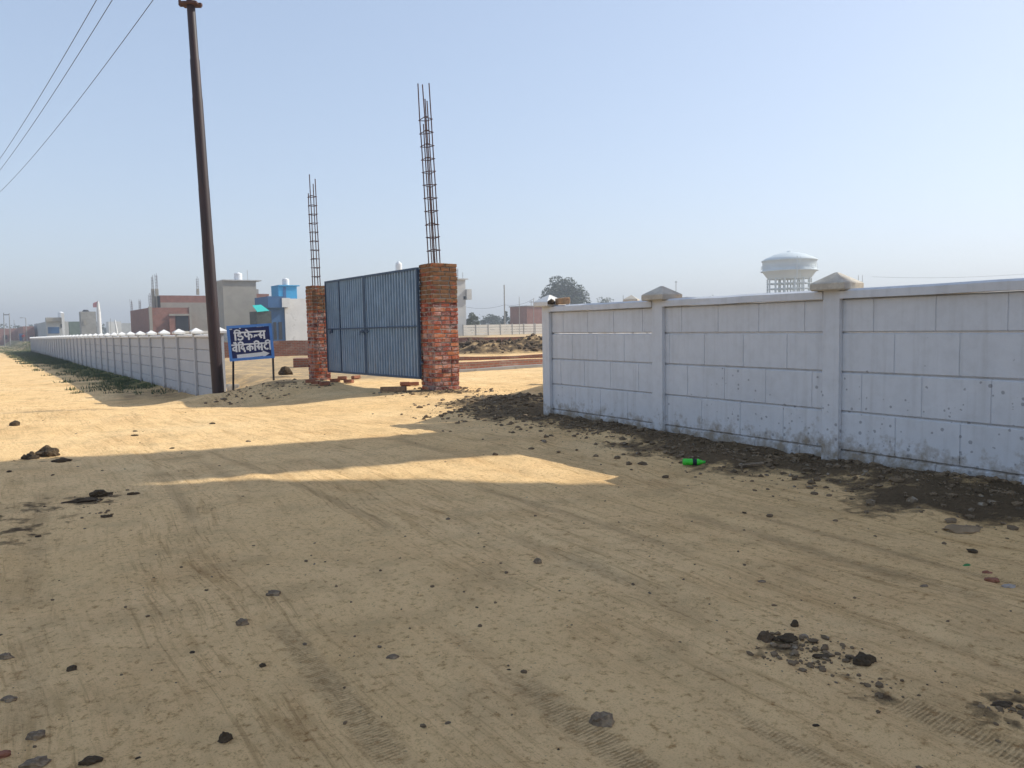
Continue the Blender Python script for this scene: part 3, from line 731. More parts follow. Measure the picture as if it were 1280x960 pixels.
G={
'Dda':(.80,[[(0,1),(.8,1)],[(.45,1),(.45,.84),(.2,.80),(.14,.62),(.30,.53),(.52,.52),(.68,.40),(.62,.18),(.40,.06),(.20,.12),(.14,.26)]]),
'i':(.30,[[(.0,1),(.30,1)],[(.16,0),(.16,1.0)],[(.16,1),(.14,1.25),(.36,1.36),(.62,1.26),(.72,1.0)]]),
'pha':(1.0,[[(0,1),(1.0,1)],[(.12,1),(.12,.62),(.26,.46),(.52,.46)],[(.52,1),(.52,0)],[(.52,.58),(.70,.68),(.86,.56),(.86,.36),(.74,.28)]]),
'e':(0,[[(-.48,1),(-.58,1.2),(-.78,1.36)]]),
'nh':(.50,[[(0,1),(.5,1)],[(.06,.42),(.16,.36),(.20,.48),(.12,.52),(.5,.50)]]),
'sa':(.92,[[(0,1),(.92,1)],[(.30,1),(.38,.82),(.28,.66),(.10,.60),(.22,.50),(.42,.12)],[(.25,.48),(.72,.48)],[(.72,1),(.72,0)]]),
'va':(.78,[[(0,1),(.78,1)],[(.58,1),(.58,0)],[(.58,.62),(.36,.68),(.16,.52),(.18,.28),(.38,.22),(.58,.42)]]),
'ai':(0,[[(-.20,1),(-.32,1.22),(-.52,1.36)],[(-.20,1),(-.22,1.24),(-.34,1.42)]]),
'da':(.72,[[(0,1),(.72,1)],[(.38,1),(.38,.80),(.18,.74),(.12,.50),(.30,.34),(.48,.44),(.40,.58)],[(.34,.36),(.56,.10),(.50,-.08)]]),
'ka':(1.0,[[(0,1),(1.0,1)],[(.50,1),(.50,0)],[(.50,.62),(.28,.68),(.12,.52),(.16,.30),(.34,.26),(.50,.50)],[(.50,.56),(.68,.68),(.86,.56),(.86,.34),(.74,.22)]]),
'tta':(.72,[[(0,1),(.72,1)],[(.42,1),(.42,.82),(.20,.74),(.12,.46),(.28,.18),(.48,.12),(.64,.22)]]),
'ii':(.32,[[(0,1),(.32,1)],[(.16,1),(.16,0)],[(.16,1),(.16,1.25),(-.06,1.38),(-.32,1.30),(-.42,1.0)]])}
def write(seq,u0,u1,v0,h,lift=.011):
    W=sum(G[g][0] for g in seq); x=0; mb=MB(); sx=(u1-u0)*sw/W
    for g in seq:
        for j,st in enumerate(G[g][1]):
            pts=[SO+SU*(u0*sw+(x+a)*sx)+SV*(v0*shh+b*h*shh)+SN*(lift) for a,b in st]
            # flattened round strokes
            t=MB(); t.tube(pts,.019 if j==0 else .022,8,up=SN)
            for v in t.v:
                V_=Vector(v); d=(V_-SO).dot(SN)-lift; mb.v.append(tuple(V_-SN*(d*.86)))
            o=len(mb.v)-len(t.v)
            for f in t.f: mb.f.append([i+o for i in f]); mb.attr.append(0); mb.smooth.append(False)
        x+=G[g][0]
    return mb
write(['i','Dda','pha','e','nh','sa'],-.72,.70,.14,.44).build('lettering',MT['signwhite'],bd_)
write(['va','ai','i','da','ka','i','sa','tta','ii'],-.86,.90,-.50,.40).build('lettering',MT['signwhite'],bd_)
mb=MB(); a0,a1=sp(-.66,-.76,.009),sp(.80,-.70,.009)
ax=(a1-a0).normalized(); ay=SN.cross(ax).normalized(); Lq=(a1-a0).length
mb.prism([(0,-.05),(Lq-.17,-.05),(Lq-.17,-.09),(Lq,0),(Lq-.17,.09),(Lq-.17,.05),(0,.05)],a0,ax,ay,SN,.003); mb.build('arrow',MT['signwhite'],bd_)
for u,v,w in ((-.84,.80,.05),(-.78,.80,.02),(-.42,.82,.05),(.40,.86,.10),(.52,.86,.05),(.62,.86,.03)): mb=MB(); mb.box(sp(u,v,.010),(w*sw*.8,.012,.002),SU,SV,SN); mb.build('small_lettering',MT['signwhite'],bd_)
# concrete lump by the sign's left leg
c=atg(291,487); c.z+=.05
mb=MB(); mb.box(c,(.15,.10,.09),PX,PY,ZUP,jit=.02,bev=.02); tag(mb.build('concrete_block',MT['concrete'],loc=c),'grey concrete block at the foot of the sign beside the pole','block')

# ================================================================== INSIDE THE PLOT
def K(px, py=412): 
    r = ray(px, py); return r.x/r.y
def reach(c, e, px):         # distance from c along e to the sight line of column px
    k = K(px); return (k*c.y - c.x)/(e.x - k*e.y)
def brickrun(name, label, A, B, z0, z1, th, mat, cat='wall', cap=None):
    A=Vector((A.x,A.y,0));B=Vector((B.x,B.y,0)); d=(B-A).normalized(); nn=Vector((-d.y,d.x,0)); L=(B-A).length; mb=MB(); n=max(2,int(L/1.2))
    mid=(A+B)/2
    vs=[]
    for i in range(n+1):
        p=A+d*(L*i/n); t=z1+rnd.uniform(-.035,.035) if cap is None else z1
        for q,z in ((-th/2,z0),(th/2,z0),(th/2,t),(-th/2,t)): vs.append(p+nn*q+ZUP*z)
    mb.add(vs,[(i*4+j,i*4+(j+1)%4,(i+1)*4+(j+1)%4,(i+1)*4+j) for i in range(n) for j in range(4)]+[(0,3,2,1),(n*4,n*4+1,n*4+2,n*4+3)])
    o=mb.build(name,mat,loc=mid); return tag(o,label,cat)
brickrun('low_brick_wall','low red brick plinth edging the sandy drive, just right of the near gate pillar',atz(556,463,0),atz(720,453,0),-.1,.20,.25,MT['brick_low'])
brickrun('concrete_kerb','grey concrete strip at the foot of the low brick plinth beside the sandy drive',atz(556,466,0),atz(720,456,0),-.1,.075,.22,MT['concrete'],'kerb')
brickrun('low_brick_wall','second low brick wall lying between the plinth and the dark soil heap',at(560,450,30),at(720,446,32),-.1,.13,.25,MT['brick_low'])
brickrun('low_brick_wall','dark plank-topped low brick wall behind the soil heap, seen right of the near gate pillar',at(560,425,47),at(700,421,49),.0,.66,.25,MT['brick_low'])
brickrun('brick_wall','knee high red brick wall crossing the plot behind the sign board',at(262,444.5,38),at(402,443.5,40),-.1,.78,.24,MT['brick_low'])
c=atz(369,459,0); d_=atz(396,458.5,0); 
brickrun('brick_plinth','short low dark red brick block to the left of the farther gate pillar',c,c+Vector((2.6,.25,0)),-.1,.30,.7,MT['brick_low'],'plinth')
# white wall at the far side of the plot
def farwall(label, A, B, z0, z1, bay=2.35):
    A=Vector((A.x,A.y,0));B=Vector((B.x,B.y,0)); d=(B-A).normalized(); nn=Vector((d.y,-d.x,0)); L=(B-A).length; n=int(L/bay)
    root=empty('concrete_boundary_wall',(A.x,A.y,z0),label,'wall')
    pr=(z1-z0)/4
    for i in range(n+1):
        p=A+d*(i*bay); mb=MB(); mb.box(p+ZUP*((z0+z1)/2+.04),(.06,.08,(z1-z0)/2+.06),d,nn); mb.build('post',MT['concrete'],root)
        if i<n:
            mb=MB()
            for r in range(4): mb.box(p+d*(bay/2)+ZUP*(z0+pr*(r+.5)),(bay/2-.075,.03,pr/2-.025),d,nn)
            mb.build('panel',MT['fwall'],root)
MT['fwall']=pm('cream_far_wall',(.66,.62,.55),.9,.1,.8,.1)
A=at(579,418,117); B=at(720,414.5,131); farwall('cream concrete panel wall at the far side of the plot, right of the near gate pillar',A,B,.02,1.66)
A=at(230,426,95); B=at(402,423.5,108); farwall('cream concrete panel wall closing the plot behind the brick wall and the sign board',A,B,.05,1.50)

# ------------------------------------------------------------------ far buildings
def blk(mb, c, L1, L2, z0, z1, e1=E1, e2=E2):      # nearest corner c, along e1 then e2
    c=Vector((c.x,c.y,0)); mb.box(c+e1*(L1/2)+e2*(L2/2)+ZUP*((z0+z1)/2),(L1/2,L2/2,(z1-z0)/2),e1,e2)
def place(px,Y): 
    v=at(px,412,Y); v.z=0; return v
def Z(px,py,Y): return at(px,py,Y).z
def rect_on(mb, c, e, n, a0, a1, z0, z1, t=.06):   # thin opening on the face running along e from c, normal n
    c=Vector((c.x,c.y,0)); mb.box(c+e*((a0+a1)/2)+n*(t*.5-.02)+ZUP*((z0+z1)/2),(abs(a1-a0)/2,t/2,(z1-z0)/2),e,n)
def tankp(root,c,z,r,h):
    mb=MB(); prof=[(0,0),(r*.95,0)]
    for i in range(5): prof+=[(r,h*.16*i+.05*h),(r*.96,h*.16*i+.12*h)]
    prof+=[(r,h*.80),(r*.8,h*.90),(r*.35,h*.95),(r*.3,h),(0,h)]
    mb.lathe((c.x,c.y,z),prof,18); return mb.build('water_tank',MT['tank'],root)
def rebarstub(root,c,z0,z1,s=.22,n=4):
    mb=MB()
    for i,j in ((-1,-1),(1,-1),(1,1),(-1,1))[:n]: mb.tube([(c.x+i*s/2,c.y+j*s/2,z0-.2),(c.x+i*s/2+rnd.uniform(-.1,.1),c.y+j*s/2,z1+rnd.uniform(-.3,.2))],.022,4)
    for k in range(1,5):
        z=z0+(z1-z0)*k/5; mb.box((c.x,c.y,z),(s*.55,s*.55,.012))
    return mb.build('rebar',MT['rust'],root)

# unfinished brick house
Y=112; c=place(188,Y)
H=empty('brick_house',(c.x,c.y,-.8),'unfinished red brick house with rebar stubs on the roof, behind the left wall','house')
L1=reach(c,E1,164); L2=reach(c,E2,240)
def Zy(py,YY=112,px=200): return Z(px,py,YY)
ztop=Z(188,384.5,Y)
mb=MB(); blk(mb,c,L1,L2,-1,ztop); mb.build('wall',MT['brick'],H)
mb=MB(); blk(mb,c-E2*.06-E1*.06,.45,.40,-1,ztop+.15)
a_=reach(c,E2,237.5); blk(mb,c+E2*a_-E1*.07,.3,.3,-1,ztop+.1)
lt=reach(c,E2,212); mb.box(c+E2*((lt+a_)/2)-E1*.10+ZUP*(Zy(393.5)),((a_-lt)/2,.15,.14),E2,E1); mb.build('concrete_frame',MT['plaster'],H)
mb=MB(); rect_on(mb,c,E2,-E1,reach(c,E2,220),reach(c,E2,236),-.5,Zy(395),.08); d_=mb.build('door',MT['dark'],H)
mb=MB(); b0=reach(c,E2,211.5);b1=reach(c,E2,218); mb.box(c+E2*((b0+b1)/2)-E1*.25+ZUP*1.2,((b1-b0)/2,.22,2.2),E2,E1); mb.build('pier',MT['brick'],H)
for px in (164.5,174.5): 
    q=c+E1*reach(c,E1,px)+E2*.2; rebarstub(H,q,ztop,Z(px,375,q.y))
q=c+E2*.2+E1*.2; rebarstub(H,q,ztop,Z(187,367,q.y))
c2=place(200,Y+4); z2=Z(205,369,Y+4); z2m=Z(205,378,Y+4); L2b=reach(c2,E2,286)
mb=MB(); blk(mb,c2,5,L2b,-1,z2m); mb.build('rear_wall',MT['plaster'],H)
mb=MB(); blk(mb,c2+E1*.1+E2*.1,4.8,L2b-.2,z2m,z2); mb.build('parapet',MT['brick'],H)
c3=place(199,Y+1); z3=Z(196,370,Y+1); L3=reach(c3,E1,191.5)
mb=MB(); blk(mb,c3,max(L3,.5),.35,ztop,z3); mb.build('stair_head',MT['dark'],H)
for px,pt in ((193.5,344),(198.5,342)):
    q=place(px,Y+1.3); mb=MB(); mb.box(q+ZUP*((ztop+Z(px,361,Y+1.3))/2),(.2,.2,(Z(px,361,Y+1.3)-ztop)/2),E1,E2); mb.build('column',MT['plaster'],H); rebarstub(H,q,Z(px,361,Y+1.3),Z(px,pt,Y+1.3))
q=place(249.5,Y+5); mb=MB(); mb.box(q+ZUP*((z2+Z(250,361,Y+5))/2),(.18,.18,(Z(250,361,Y+5)-z2)/2),E1,E2); mb.build('column',MT['plaster'],H); rebarstub(H,q,Z(250,361,Y+5),Z(250,346,Y+5))

# grey plastered block with tank
Y=104; c=place(281,Y); T=empty('plastered_house',(c.x,c.y,-.5),'tall plain grey plastered block with a white roof tank, left of the blue house','house')
L2=reach(c,E2,322.5); zt_=Z(300,351.5,Y+2)
mb=MB(); blk(mb,c,5,L2,-1,zt_); mb.build('wall',MT['plaster'],T)
mb=MB(); blk(mb,c-E2*.0-E1*.25,5.4,L2+.7,zt_+.003,zt_+.14); mb.build('roof_slab',MT['plaster_pale'],T)
mb=MB(); cc=c+E1*5.0; blk(mb,cc-E2*.5,1.2,.5,Z(278,366,Y+4),Z(278,353,Y+4)); mb.build('wall',MT['concrete'],T)
q=c+E2*reach(c,E2,304.5)+E1*1.5; tankp(T,q,zt_+.13,.55,1.12)
mb=MB(); q=c+E2*reach(c,E2,315)+E1*1; mb.tube([(q.x,q.y,zt_),(q.x,q.y,zt_+1.6)],.03,5); mb.build('pipe',MT['concrete'],T)
# brick part between
Y=116; c=place(318,Y); Hb=empty('brick_house',(c.x,c.y,-.5),'partly hidden red brick upper storey between the grey block and the blue house','house')
mb=MB(); blk(mb,c,5,reach(c,E2,338),-1,Z(328,367,Y)); mb.build('wall',MT['brick'],Hb)
mb=MB(); blk(mb,c+E1*.5+E2*.3,1.5,reach(c,E2,324)-.0,Z(328,367,Y),Z(328,361,Y)); mb.build('stair_head',MT['concrete'],Hb)
# blue house
Y=98; c=place(340.5,Y); B_=empty('blue_house',(c.x,c.y,-.5),'blue and white two storey house with a bright blue roof room and a white tank','house')
cw=place(357,Y); L2=reach(cw,E2,400)
zt_=Z(370,373,Y); zb=Z(370,384,Y)
mb=MB(); blk(mb,cw,7,L2,-1,zt_); mb.build('wall',MT['whitewash'],B_)
mb=MB(); lw=reach(cw,-E2,0) if False else 0
fe=Vector((-.94,.34,0)); 
Lf=reach(cw,-E2,340)
mb=MB(); blk(mb,cw+E1*.15-E2*Lf,5,Lf-.01,-1,zb); mb.build('front_wall',MT['blue'],B_)
mb=MB(); Lg=reach(cw,-E2,334); blk(mb,cw-E2*Lg-E1*.8,5.6,Lg-.01,zb-.05,Z(345,371,Y)); mb.build('balcony',MT['blue'],B_)
mb=MB(); blk(mb,cw-E2*.6-E1*.9,1.2,reach(cw,E2,367),zb,zt_+.05); mb.build('balcony_wall',MT['whitewash'],B_)
cq=place(350,Y+3); mb=MB(); blk(mb,cq,3,reach(cq,E2,373),zt_-.5,Z(360,357.5,Y+3)); mb.build('roof_room',MT['cyan'],B_)
mb=MB(); blk(mb,cq-E1*.2,3.3,reach(cq,E2,376),Z(360,357.3,Y+3),Z(360,356,Y+3)); mb.build('roof_slab',MT['cyan'],B_)
mb=MB(); q=cq+E2*.25; mb.box(q-E1*.03+E2*.55+ZUP*(zt_+.9),(.03,.18,.75),E1,E2); mb.build('door',MT['blue'],B_)
q=cq+E2*reach(cq,E2,362)+E1*.8; tankp(B_,q,Z(360,355.9,Y+3),.45,.95)
mb=MB()
for px0,px1 in ((342.5,346),(349,353)): rect_on(mb,cw+E1*.15,-E2,-E1,reach(cw,-E2,px1),reach(cw,-E2,px0),.2,2.4,.08)
mb.build('window',MT['dark'],B_)
# teal awning hut
Y=90; c=place(322,Y); A_=empty('shed',(c.x,c.y,-.3),'dark shed under a bright teal sheet awning left of the blue house','shed')
mb=MB(); blk(mb,c,3,reach(c,E2,340),-1,Z(330,389,Y)); mb.build('wall',pm('dark_masonry',(.07,.08,.07),.9,.4,2,.2),A_)
mb=MB(); L=reach(c,E2,337); O=c-E1*.15; mb.add([O+ZUP*Z(330,389.5,Y),O+E2*L+ZUP*Z(330,388,Y),O+E2*(L-.4)+E1*1.8+ZUP*Z(330,380,Y),O+E1*1.8+ZUP*Z(330,381,Y),O+ZUP*(Z(330,389.5,Y)-.05),O+E2*L+ZUP*(Z(330,388,Y)-.05),O+E2*(L-.4)+E1*1.8+ZUP*(Z(330,380,Y)-.05),O+E1*1.8+ZUP*(Z(330,381,Y)-.05)],[(0,1,2,3),(7,6,5,4),(0,4,5,1),(1,5,6,2),(2,6,7,3),(3,7,4,0)]); mb.build('awning',MT['teal'],A_)

# block behind the near pillar
Y=118; c=place(566,Y); U=empty('concrete_house',(c.x,c.y,0),'unfinished pale concrete house with a jutting balcony slab, partly hidden behind the near gate pillar','house')
mb=MB(); blk(mb,c,5,reach(c,E2,583),-.5,Z(578,349,Y)); mb.build('wall',MT['plaster_pale'],U)
mb=MB(); blk(mb,c-E1*.3,5.4,reach(c,E2,585.5),Z(578,349,Y),Z(578,348,Y)+.05); mb.build('roof_slab',MT['plaster_pale'],U)
q=c+E2*reach(c,E2,583); mb=MB(); blk(mb,q-E1*.4,2,reach(q,E2,589),Z(585,374,Y),Z(585,361,Y)); mb.build('balcony',MT['plaster_pale'],U)
mb=MB(); rect_on(mb,q,E2,-E1,-.4,0.05,Z(578,374,Y),Z(578,370,Y)); mb.build('window',MT['dark'],U)
rebarstub(U,c+E2*reach(c,E2,577)+E1*1,Z(578,349,Y),Z(578,334,Y))
mb=MB(); q2=c+E2*reach(c,E2,580); mb.tube([q2+ZUP*Z(578,348,Y),q2+ZUP*Z(578,340,Y)],.04,5); mb.build('pipe',MT['concrete'],U)
# house hidden behind the gate, its tank just clear of the gate top
Y=112; c=place(478,Y); V_=empty('concrete_house',(c.x,c.y,0),'house hidden behind the blue gate with only its white roof tank showing over the gate','house')
mb=MB(); blk(mb,c,5,reach(c,E2,524),-.5,Z(500,346,Y)); mb.build('wall',MT['plaster_pale'],V_)
q=c+E2*reach(c,E2,504.5)+E1*1; tankp(V_,q,Z(500,346,Y),.50,Z(504,324.5,Y)-Z(500,346,Y)) 

# red house to the right, beyond the far wall
Y=165; c=place(659,Y); R_=empty('brick_house',(c.x,c.y,0),'flat roofed red brick house standing beyond the far cream wall','house')
mb=MB(); blk(mb,c,reach(c,E1,638),reach(c,E2,700),-.5,Z(660,383,Y)); mb.build('wall',MT['brick'],R_)
mb=MB(); blk(mb,c-E1*.2-E2*.2,reach(c,E1,638)+.4,reach(c,E2,700)+.4,Z(660,383,Y),Z(660,382.2,Y)+.05); mb.build('roof_slab',MT['concrete'],R_)

# far left buildings
def farhouse(label,px0,pxc,px1,Y,pytop,mat,name='house',z0=-1.6,parts=()):
    c=place(pxc,Y); r=empty(name,(c.x,c.y,-1.2),label,'house')
    mb=MB(); blk(mb,c,max(reach(c,E1,px0),.5),reach(c,E2,px1),z0,Z(pxc,pytop,Y)); w=mb.build('wall',mat,r)
    for (nm,a,b,yt,yb,mt) in parts:
        mb=MB(); rect_on(mb,c,E2,-E1,reach(c,E2,a),reach(c,E2,b),Z(pxc,yb,Y),Z(pxc,yt,Y),.12); mb.build(nm,mt,r)
    return r,c
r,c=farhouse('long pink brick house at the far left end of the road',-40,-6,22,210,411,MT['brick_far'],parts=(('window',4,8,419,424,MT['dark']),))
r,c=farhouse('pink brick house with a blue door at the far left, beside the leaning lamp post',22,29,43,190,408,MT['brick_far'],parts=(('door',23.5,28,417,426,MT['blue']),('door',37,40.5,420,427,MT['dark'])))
r,c=farhouse('pale grey house with blue shutters, first house past the far end of the left wall',43,58,86,165,402,MT['plaster_pale'],parts=(('shutter',60,74,409,417,MT['blue']),('window',76,78,405,410,MT['dark'])))
mb=MB(); blk(mb,c-E1*.8,2.5,reach(c,E2,80),Z(60,402,165),Z(60,397,165)); mb.build('parapet',MT['plaster'],r); tankp(r,c+E2*3+E1*2,Z(60,397,165),.6,1.3)
mb=MB(); q=c+E2*reach(c,E2,79)-E1*1; mb.box(q+ZUP*2,(.25,.25,4),E1,E2); mb.build('pier',MT['whitewash'],r)
r,c=farhouse('dark green sided house between the two grey houses on the left',84,87,100,180,402,pm('dull_green_wall',(.13,.17,.14),.9,.2,1,.1))
r,c=farhouse('tall grey concrete house beside the white column with the pink flag',100,102,121,150,389.5,MT['concrete'],parts=(('window',105,108,400,406,MT['plaster']),))
mb=MB(); q=c+E2*1.0+E1*1; mb.lathe((q.x,q.y,Z(100,389.5,150)),[(.6,0),(.6,.1),(.4,.35),(0,.4)],12); mb.build('tank_lid',MT['dark'],r)
r,c=farhouse('low white house in the distance behind the left wall, left of the brick house',133,136,152,200,402,MT['whitewash'])
r,c=farhouse('faint grey house in the distance just left of the brick house',150,152,164,230,404,MT['plaster_pale'])
# white column with a pink flag
q=place(124.5,140); r=empty('shrine_column',(q.x,q.y,-1),'tall white column with a pink flag, rising behind the left wall','column')
mb=MB(); mb.tube([(q.x,q.y,-1.5),(q.x,q.y,Z(124,390,140)),(q.x,q.y,Z(124,377,140))],[.42,.34,.16],12); mb.build('column',MT['whitewash'],r)
mb=MB(); n=6; vs=[]
for t in (0,.05):
    for i in range(n+1):
        u=i/n; x=q.x-u*1.0; yy=q.y+.12*math.sin(u*7)+t; zc=Z(124,379,140)-u*.35
        vs+=[(x,yy,zc+.45*(1-u*.4)),(x,yy,zc-.75*(1-u*.5))]
m_=2*(n+1); mb.add(vs,[(2*i,2*i+1,2*i+3,2*i+2) for i in range(n)]+[(m_+2*i+2,m_+2*i+3,m_+2*i+1,m_+2*i) for i in range(n)]); mb.build('flag',pm('pink_flag',(.62,.30,.32),.8,.1,2,0),r)
# white pinnacle further on
q=place(147.5,150); mb=MB(); mb.tube([(q.x,q.y,-1),(q.x-.5,q.y,Z(147,400,150))],[.35,.12],8); tag(mb.build('white_pillar',MT['whitewash'],loc=q),'thin white leaning pillar between the flag column and the brick house','pillar')
# poles left
def thinpole(px,pyt,Y,label,lean=0,r=.07,armw=0,z0=-1.4,group=None):
    b=place(px,Y); t=at(px+lean,pyt,Y); o=empty('utility_pole',(b.x,b.y,z0),label,'pole',group)
    mb=MB(); mb.tube([(b.x,b.y,z0),t],[r,r*.75],8); mb.build('shaft',MT['concrete'] if r<.2 else MT['pole'],o)
    if armw: mb=MB(); mb.box(t-ZUP*.3,(armw,.05,.05)); mb.build('cross_arm',MT['rust'],o)
    return t
ta=thinpole(4.5,391,175,'left pole of the twin pole frame at the far left edge',r=.11)
tb=thinpole(11.5,391.5,175,'right pole of the twin pole frame at the far left edge',r=.11)
mb=MB(); mb.box((ta+tb)/2-ZUP*.4,((tb-ta).length/2,.08,.08)); mb.build('cross_arm',MT['rust'],[o for o in bpy.data.objects if o.name.startswith('utility_pole')][-1])
b=place(33,165); t=at(32,397.5,165); o=empty('lamp_post',(b.x,b.y,-1.3),'street lamp post with a short arm at the far left before the pink brick house','lamp post')
mb=MB(); mb.tube([(b.x,b.y,-1.4),t],[.09,.06],8); mb.build('shaft',MT['concrete'],o); mb=MB(); mb.tube([t,t+Vector((-.9,0,.08))],.04,6); mb.box(t+Vector((-.9,0,.06)),(.28,.09,.06)); mb.build('lamp_head',MT['concrete'],o)
thinpole(17.5,400,230,'thin distant pole between the twin poles and the lamp post',r=.08)
thinpole(138,398,175,'thin pole with a white top rising behind the left wall near the white column',r=.06)
thinpole(631,356,135,'dark pole standing beyond the far cream wall left of the red house',lean=-.8,r=.13)
t1=thinpole(649,371,120,'thin pale post in front of the red house, the left one',r=.05)
t2=thinpole(667,373,120,'thin pale post in front of the red house, the right one',r=.05)
thinpole(664,376,190,'small pole with a cross arm above the red house roof',r=.08,armw=.5)
thinpole(845,351,190,'thin pole beside the second wall post cap on the right',r=.10,armw=.3)
thinpole(1073,344,150,'thin pole above the right wall, the left one of a close pair',r=.06)
thinpole(1078,344,150,'thin pole above the right wall, the right one of a close pair',r=.06)
thinpole(779,369,210,'tiny pole beside the cream cap behind the right wall',r=.10)
for i,(a,bq,lab) in enumerate(((at(579,383,135),at(631,381,135),'sagging wire from the pale concrete house to the dark pole'),(at(631,381,135),at(668,373,130),'wire from the dark pole toward the pole above the red house'),(at(1090,346,150),at(1300,341,150),'faint wire above the right wall'))):
    mb=MB(); pts=[a.lerp(bq,t/8)-ZUP*(.5*4*(t/8)*(1-t/8)) for t in range(9)]; mb.tube(pts,.018,4); tag(mb.build('power_line',MT['wire'],loc=a),lab,'wire')

# ------------------------------------------------------------------ water tower
Y=205; q=place(986,Y); s=Y/960.0
WT=empty('water_tower',(q.x,q.y,0),'pale blue white concrete water tower on many legs, rising behind the right wall','water tower')
zz=lambda py: Z(986,py,Y); R=32.5*s
MT['tower']=pm('pale_tower_paint',(.62,.68,.70),.8,.08,.25,.1)
mb=MB(); mb.lathe((q.x,q.y,0),[(R*.78,zz(349)),(R*.80,zz(347.5)),(R*.97,zz(340)),(R*1.05,zz(339.5)),(R*1.05,zz(338.5)),(R*.98,zz(338)),(R*.98,zz(327)),(R*1.02,zz(326.5)),(R*1.02,zz(325.5)),(R*.85,zz(322.3)),(R*.6,zz(318.6)),(R*.3,zz(316)),(R*.1,zz(315.3)),(R*.08,zz(314)),(0,zz(313.8))],40); mb.build('tank',MT['tower'],WT)
mb=MB(); mb.lathe((q.x,q.y,0),[(R*.78,zz(349)),(0,zz(349.5))],40); mb.build('tank_floor',MT['tower'],WT)
for rr,nl,rad in ((R*.79,14,.20),(R*.40,6,.2)):
    for i in range(nl):
        g=2*PI*(i+.3)/nl; mb=MB(); mb.tube([(q.x+rr*math.cos(g),q.y+rr*math.sin(g),-.5),(q.x+rr*math.cos(g),q.y+rr*math.sin(g),zz(348.5))],rad,8); mb.build('leg',MT['tower'],WT)
for zb_ in (zz(354.5),zz(361),zz(367.5),zz(374),zz(383)):
    mb=MB(); 
    for rr,nl in ((R*.79,14),(R*.40,6)):
        P=[Vector((q.x+rr*math.cos(2*PI*(i+.3)/nl),q.y+rr*math.sin(2*PI*(i+.3)/nl),zb_)) for i in range(nl)]
        for i in range(nl): a,b=P[i],P[(i+1)%nl]; d=(b-a).normalized(); mb.box((a+b)/2,((b-a).length/2,.09,.11),d,Vector((-d.y,d.x,0)))
    for i in range(6):
        g=2*PI*(i+.3)/6; g2=2*PI*(2*i+.3)/12; a=Vector((q.x+R*.40*math.cos(g),q.y+R*.40*math.sin(g),zb_)); b=Vector((q.x+R*.74*math.cos(g2),q.y+R*.74*math.sin(g2),zb_)); d=(b-a).normalized(); mb.box((a+b)/2,((b-a).length/2,.1,.15),d,Vector((-d.y,d.x,0)))
    mb.build('ring_beam',MT['tower'],WT)
mb=MB()
for i in range(24):
    g=2*PI*i/24; mb.tube([(q.x+R*1.02*math.cos(g),q.y+R*1.02*math.sin(g),zz(336)),(q.x+R*1.02*math.cos(g),q.y+R*1.02*math.sin(g),zz(332))],.04,4)
for h_ in (332,334): mb.tube([(q.x+R*1.02*math.cos(2*PI*i/24),q.y+R*1.02*math.sin(2*PI*i/24),zz(h_)) for i in range(25)],.035,4)
mb.build('railing',MT['tower'],WT)
mb=MB(); mb.tube([(q.x-R*.1,q.y-R*1.08,-.5),(q.x-R*.1,q.y-R*1.08,zz(323))],.12,5); mb.tube([(q.x+R*.02,q.y-R*1.08,-.5),(q.x+R*.02,q.y-R*1.08,zz(323))],.05,5)
mb.build('ladder',MT['tower'],WT)

# ------------------------------------------------------------------ vegetation
def clump(mb, c, r, n, ls, R, squash=.8, hollow=.55):
    for _ in range(n):
        while True:
            d=Vector((R.gauss(0,1),R.gauss(0,1),R.gauss(0,1)))
            if d.length>.1: break
        d.normalize(); k=R.uniform(hollow,1.0)**.7; k*=1+.22*noise.noise(d*2.5+Vector((c[0],c[1],c[2])))
        p=Vector(c)+Vector((d.x*r*k,d.y*r*k,d.z*r*k*squash))
        a=Vector((R.uniform(-1,1),R.uniform(-1,1),R.uniform(-.6,.6))).normalized(); b=a.cross(Vector((R.uniform(-1,1),R.uniform(-1,1),R.uniform(-1,1)))).normalized(); l=ls*R.uniform(.6,1.3)
        mb.add([p-a*l,p-b*l*.5,p+a*l,p+b*l*.5],[(0,1,2,3)])
def tree(name,label,px,Y,pytop,widthpx,mat,seed,nlobes=16,dens=150,ls=.22,crown=(.35,1.0),z0=0,trunk=True,cat='tree',zbase=None):
    R=random.Random(seed); b=place(px,Y); top=Z(px,pytop,Y); W=widthpx*Y/960.0; H=top-z0
    r=empty(name,(b.x,b.y,z0),label,cat); mb=MB(); limbs=MB()
    cz0=z0+H*crown[0]
    for i in range(nlobes):
        g=2*PI*i*.618; rr=(i/nlobes)**.5
        t=R.random(); 
        lz=cz0+(top-cz0)*(.18+.66*(1-rr**2*.75)*(.45+.55*t)); lr=W*.5*(.22+.16*R.random())*(1.15-rr*.35)
        lx=b.x+math.cos(g)*rr*(W*.5-lr*.9); ly=b.y+math.sin(g)*rr*(W*.5-lr*.9)
        lz=min(lz, top-lr*.75)
        clump(mb,(lx,ly,lz),lr,dens,ls,R)
        if trunk: limbs.tube([(b.x,b.y,z0+H*crown[0]*.7),((b.x+lx)/2+R.uniform(-.3,.3),(b.y+ly)/2,(z0+H*crown[0]+lz)/2),(lx,ly,lz)],[W*.018,W*.012,W*.005],5)
    mb.build('crown',mat,r)
    if trunk:
        limbs.tube([(b.x,b.y,z0-.3),(b.x+W*.01,b.y,z0+H*.2),(b.x,b.y,z0+H*crown[0]*.9)],[W*.035,W*.027,W*.022],8); limbs.build('trunk',MT['bark'],r)
tree('broadleaf_tree','large dark round tree standing alone beyond the plot, above the corner post',706,230,338,70,MT['leaf'],3,30,300,.32,(.18,1))
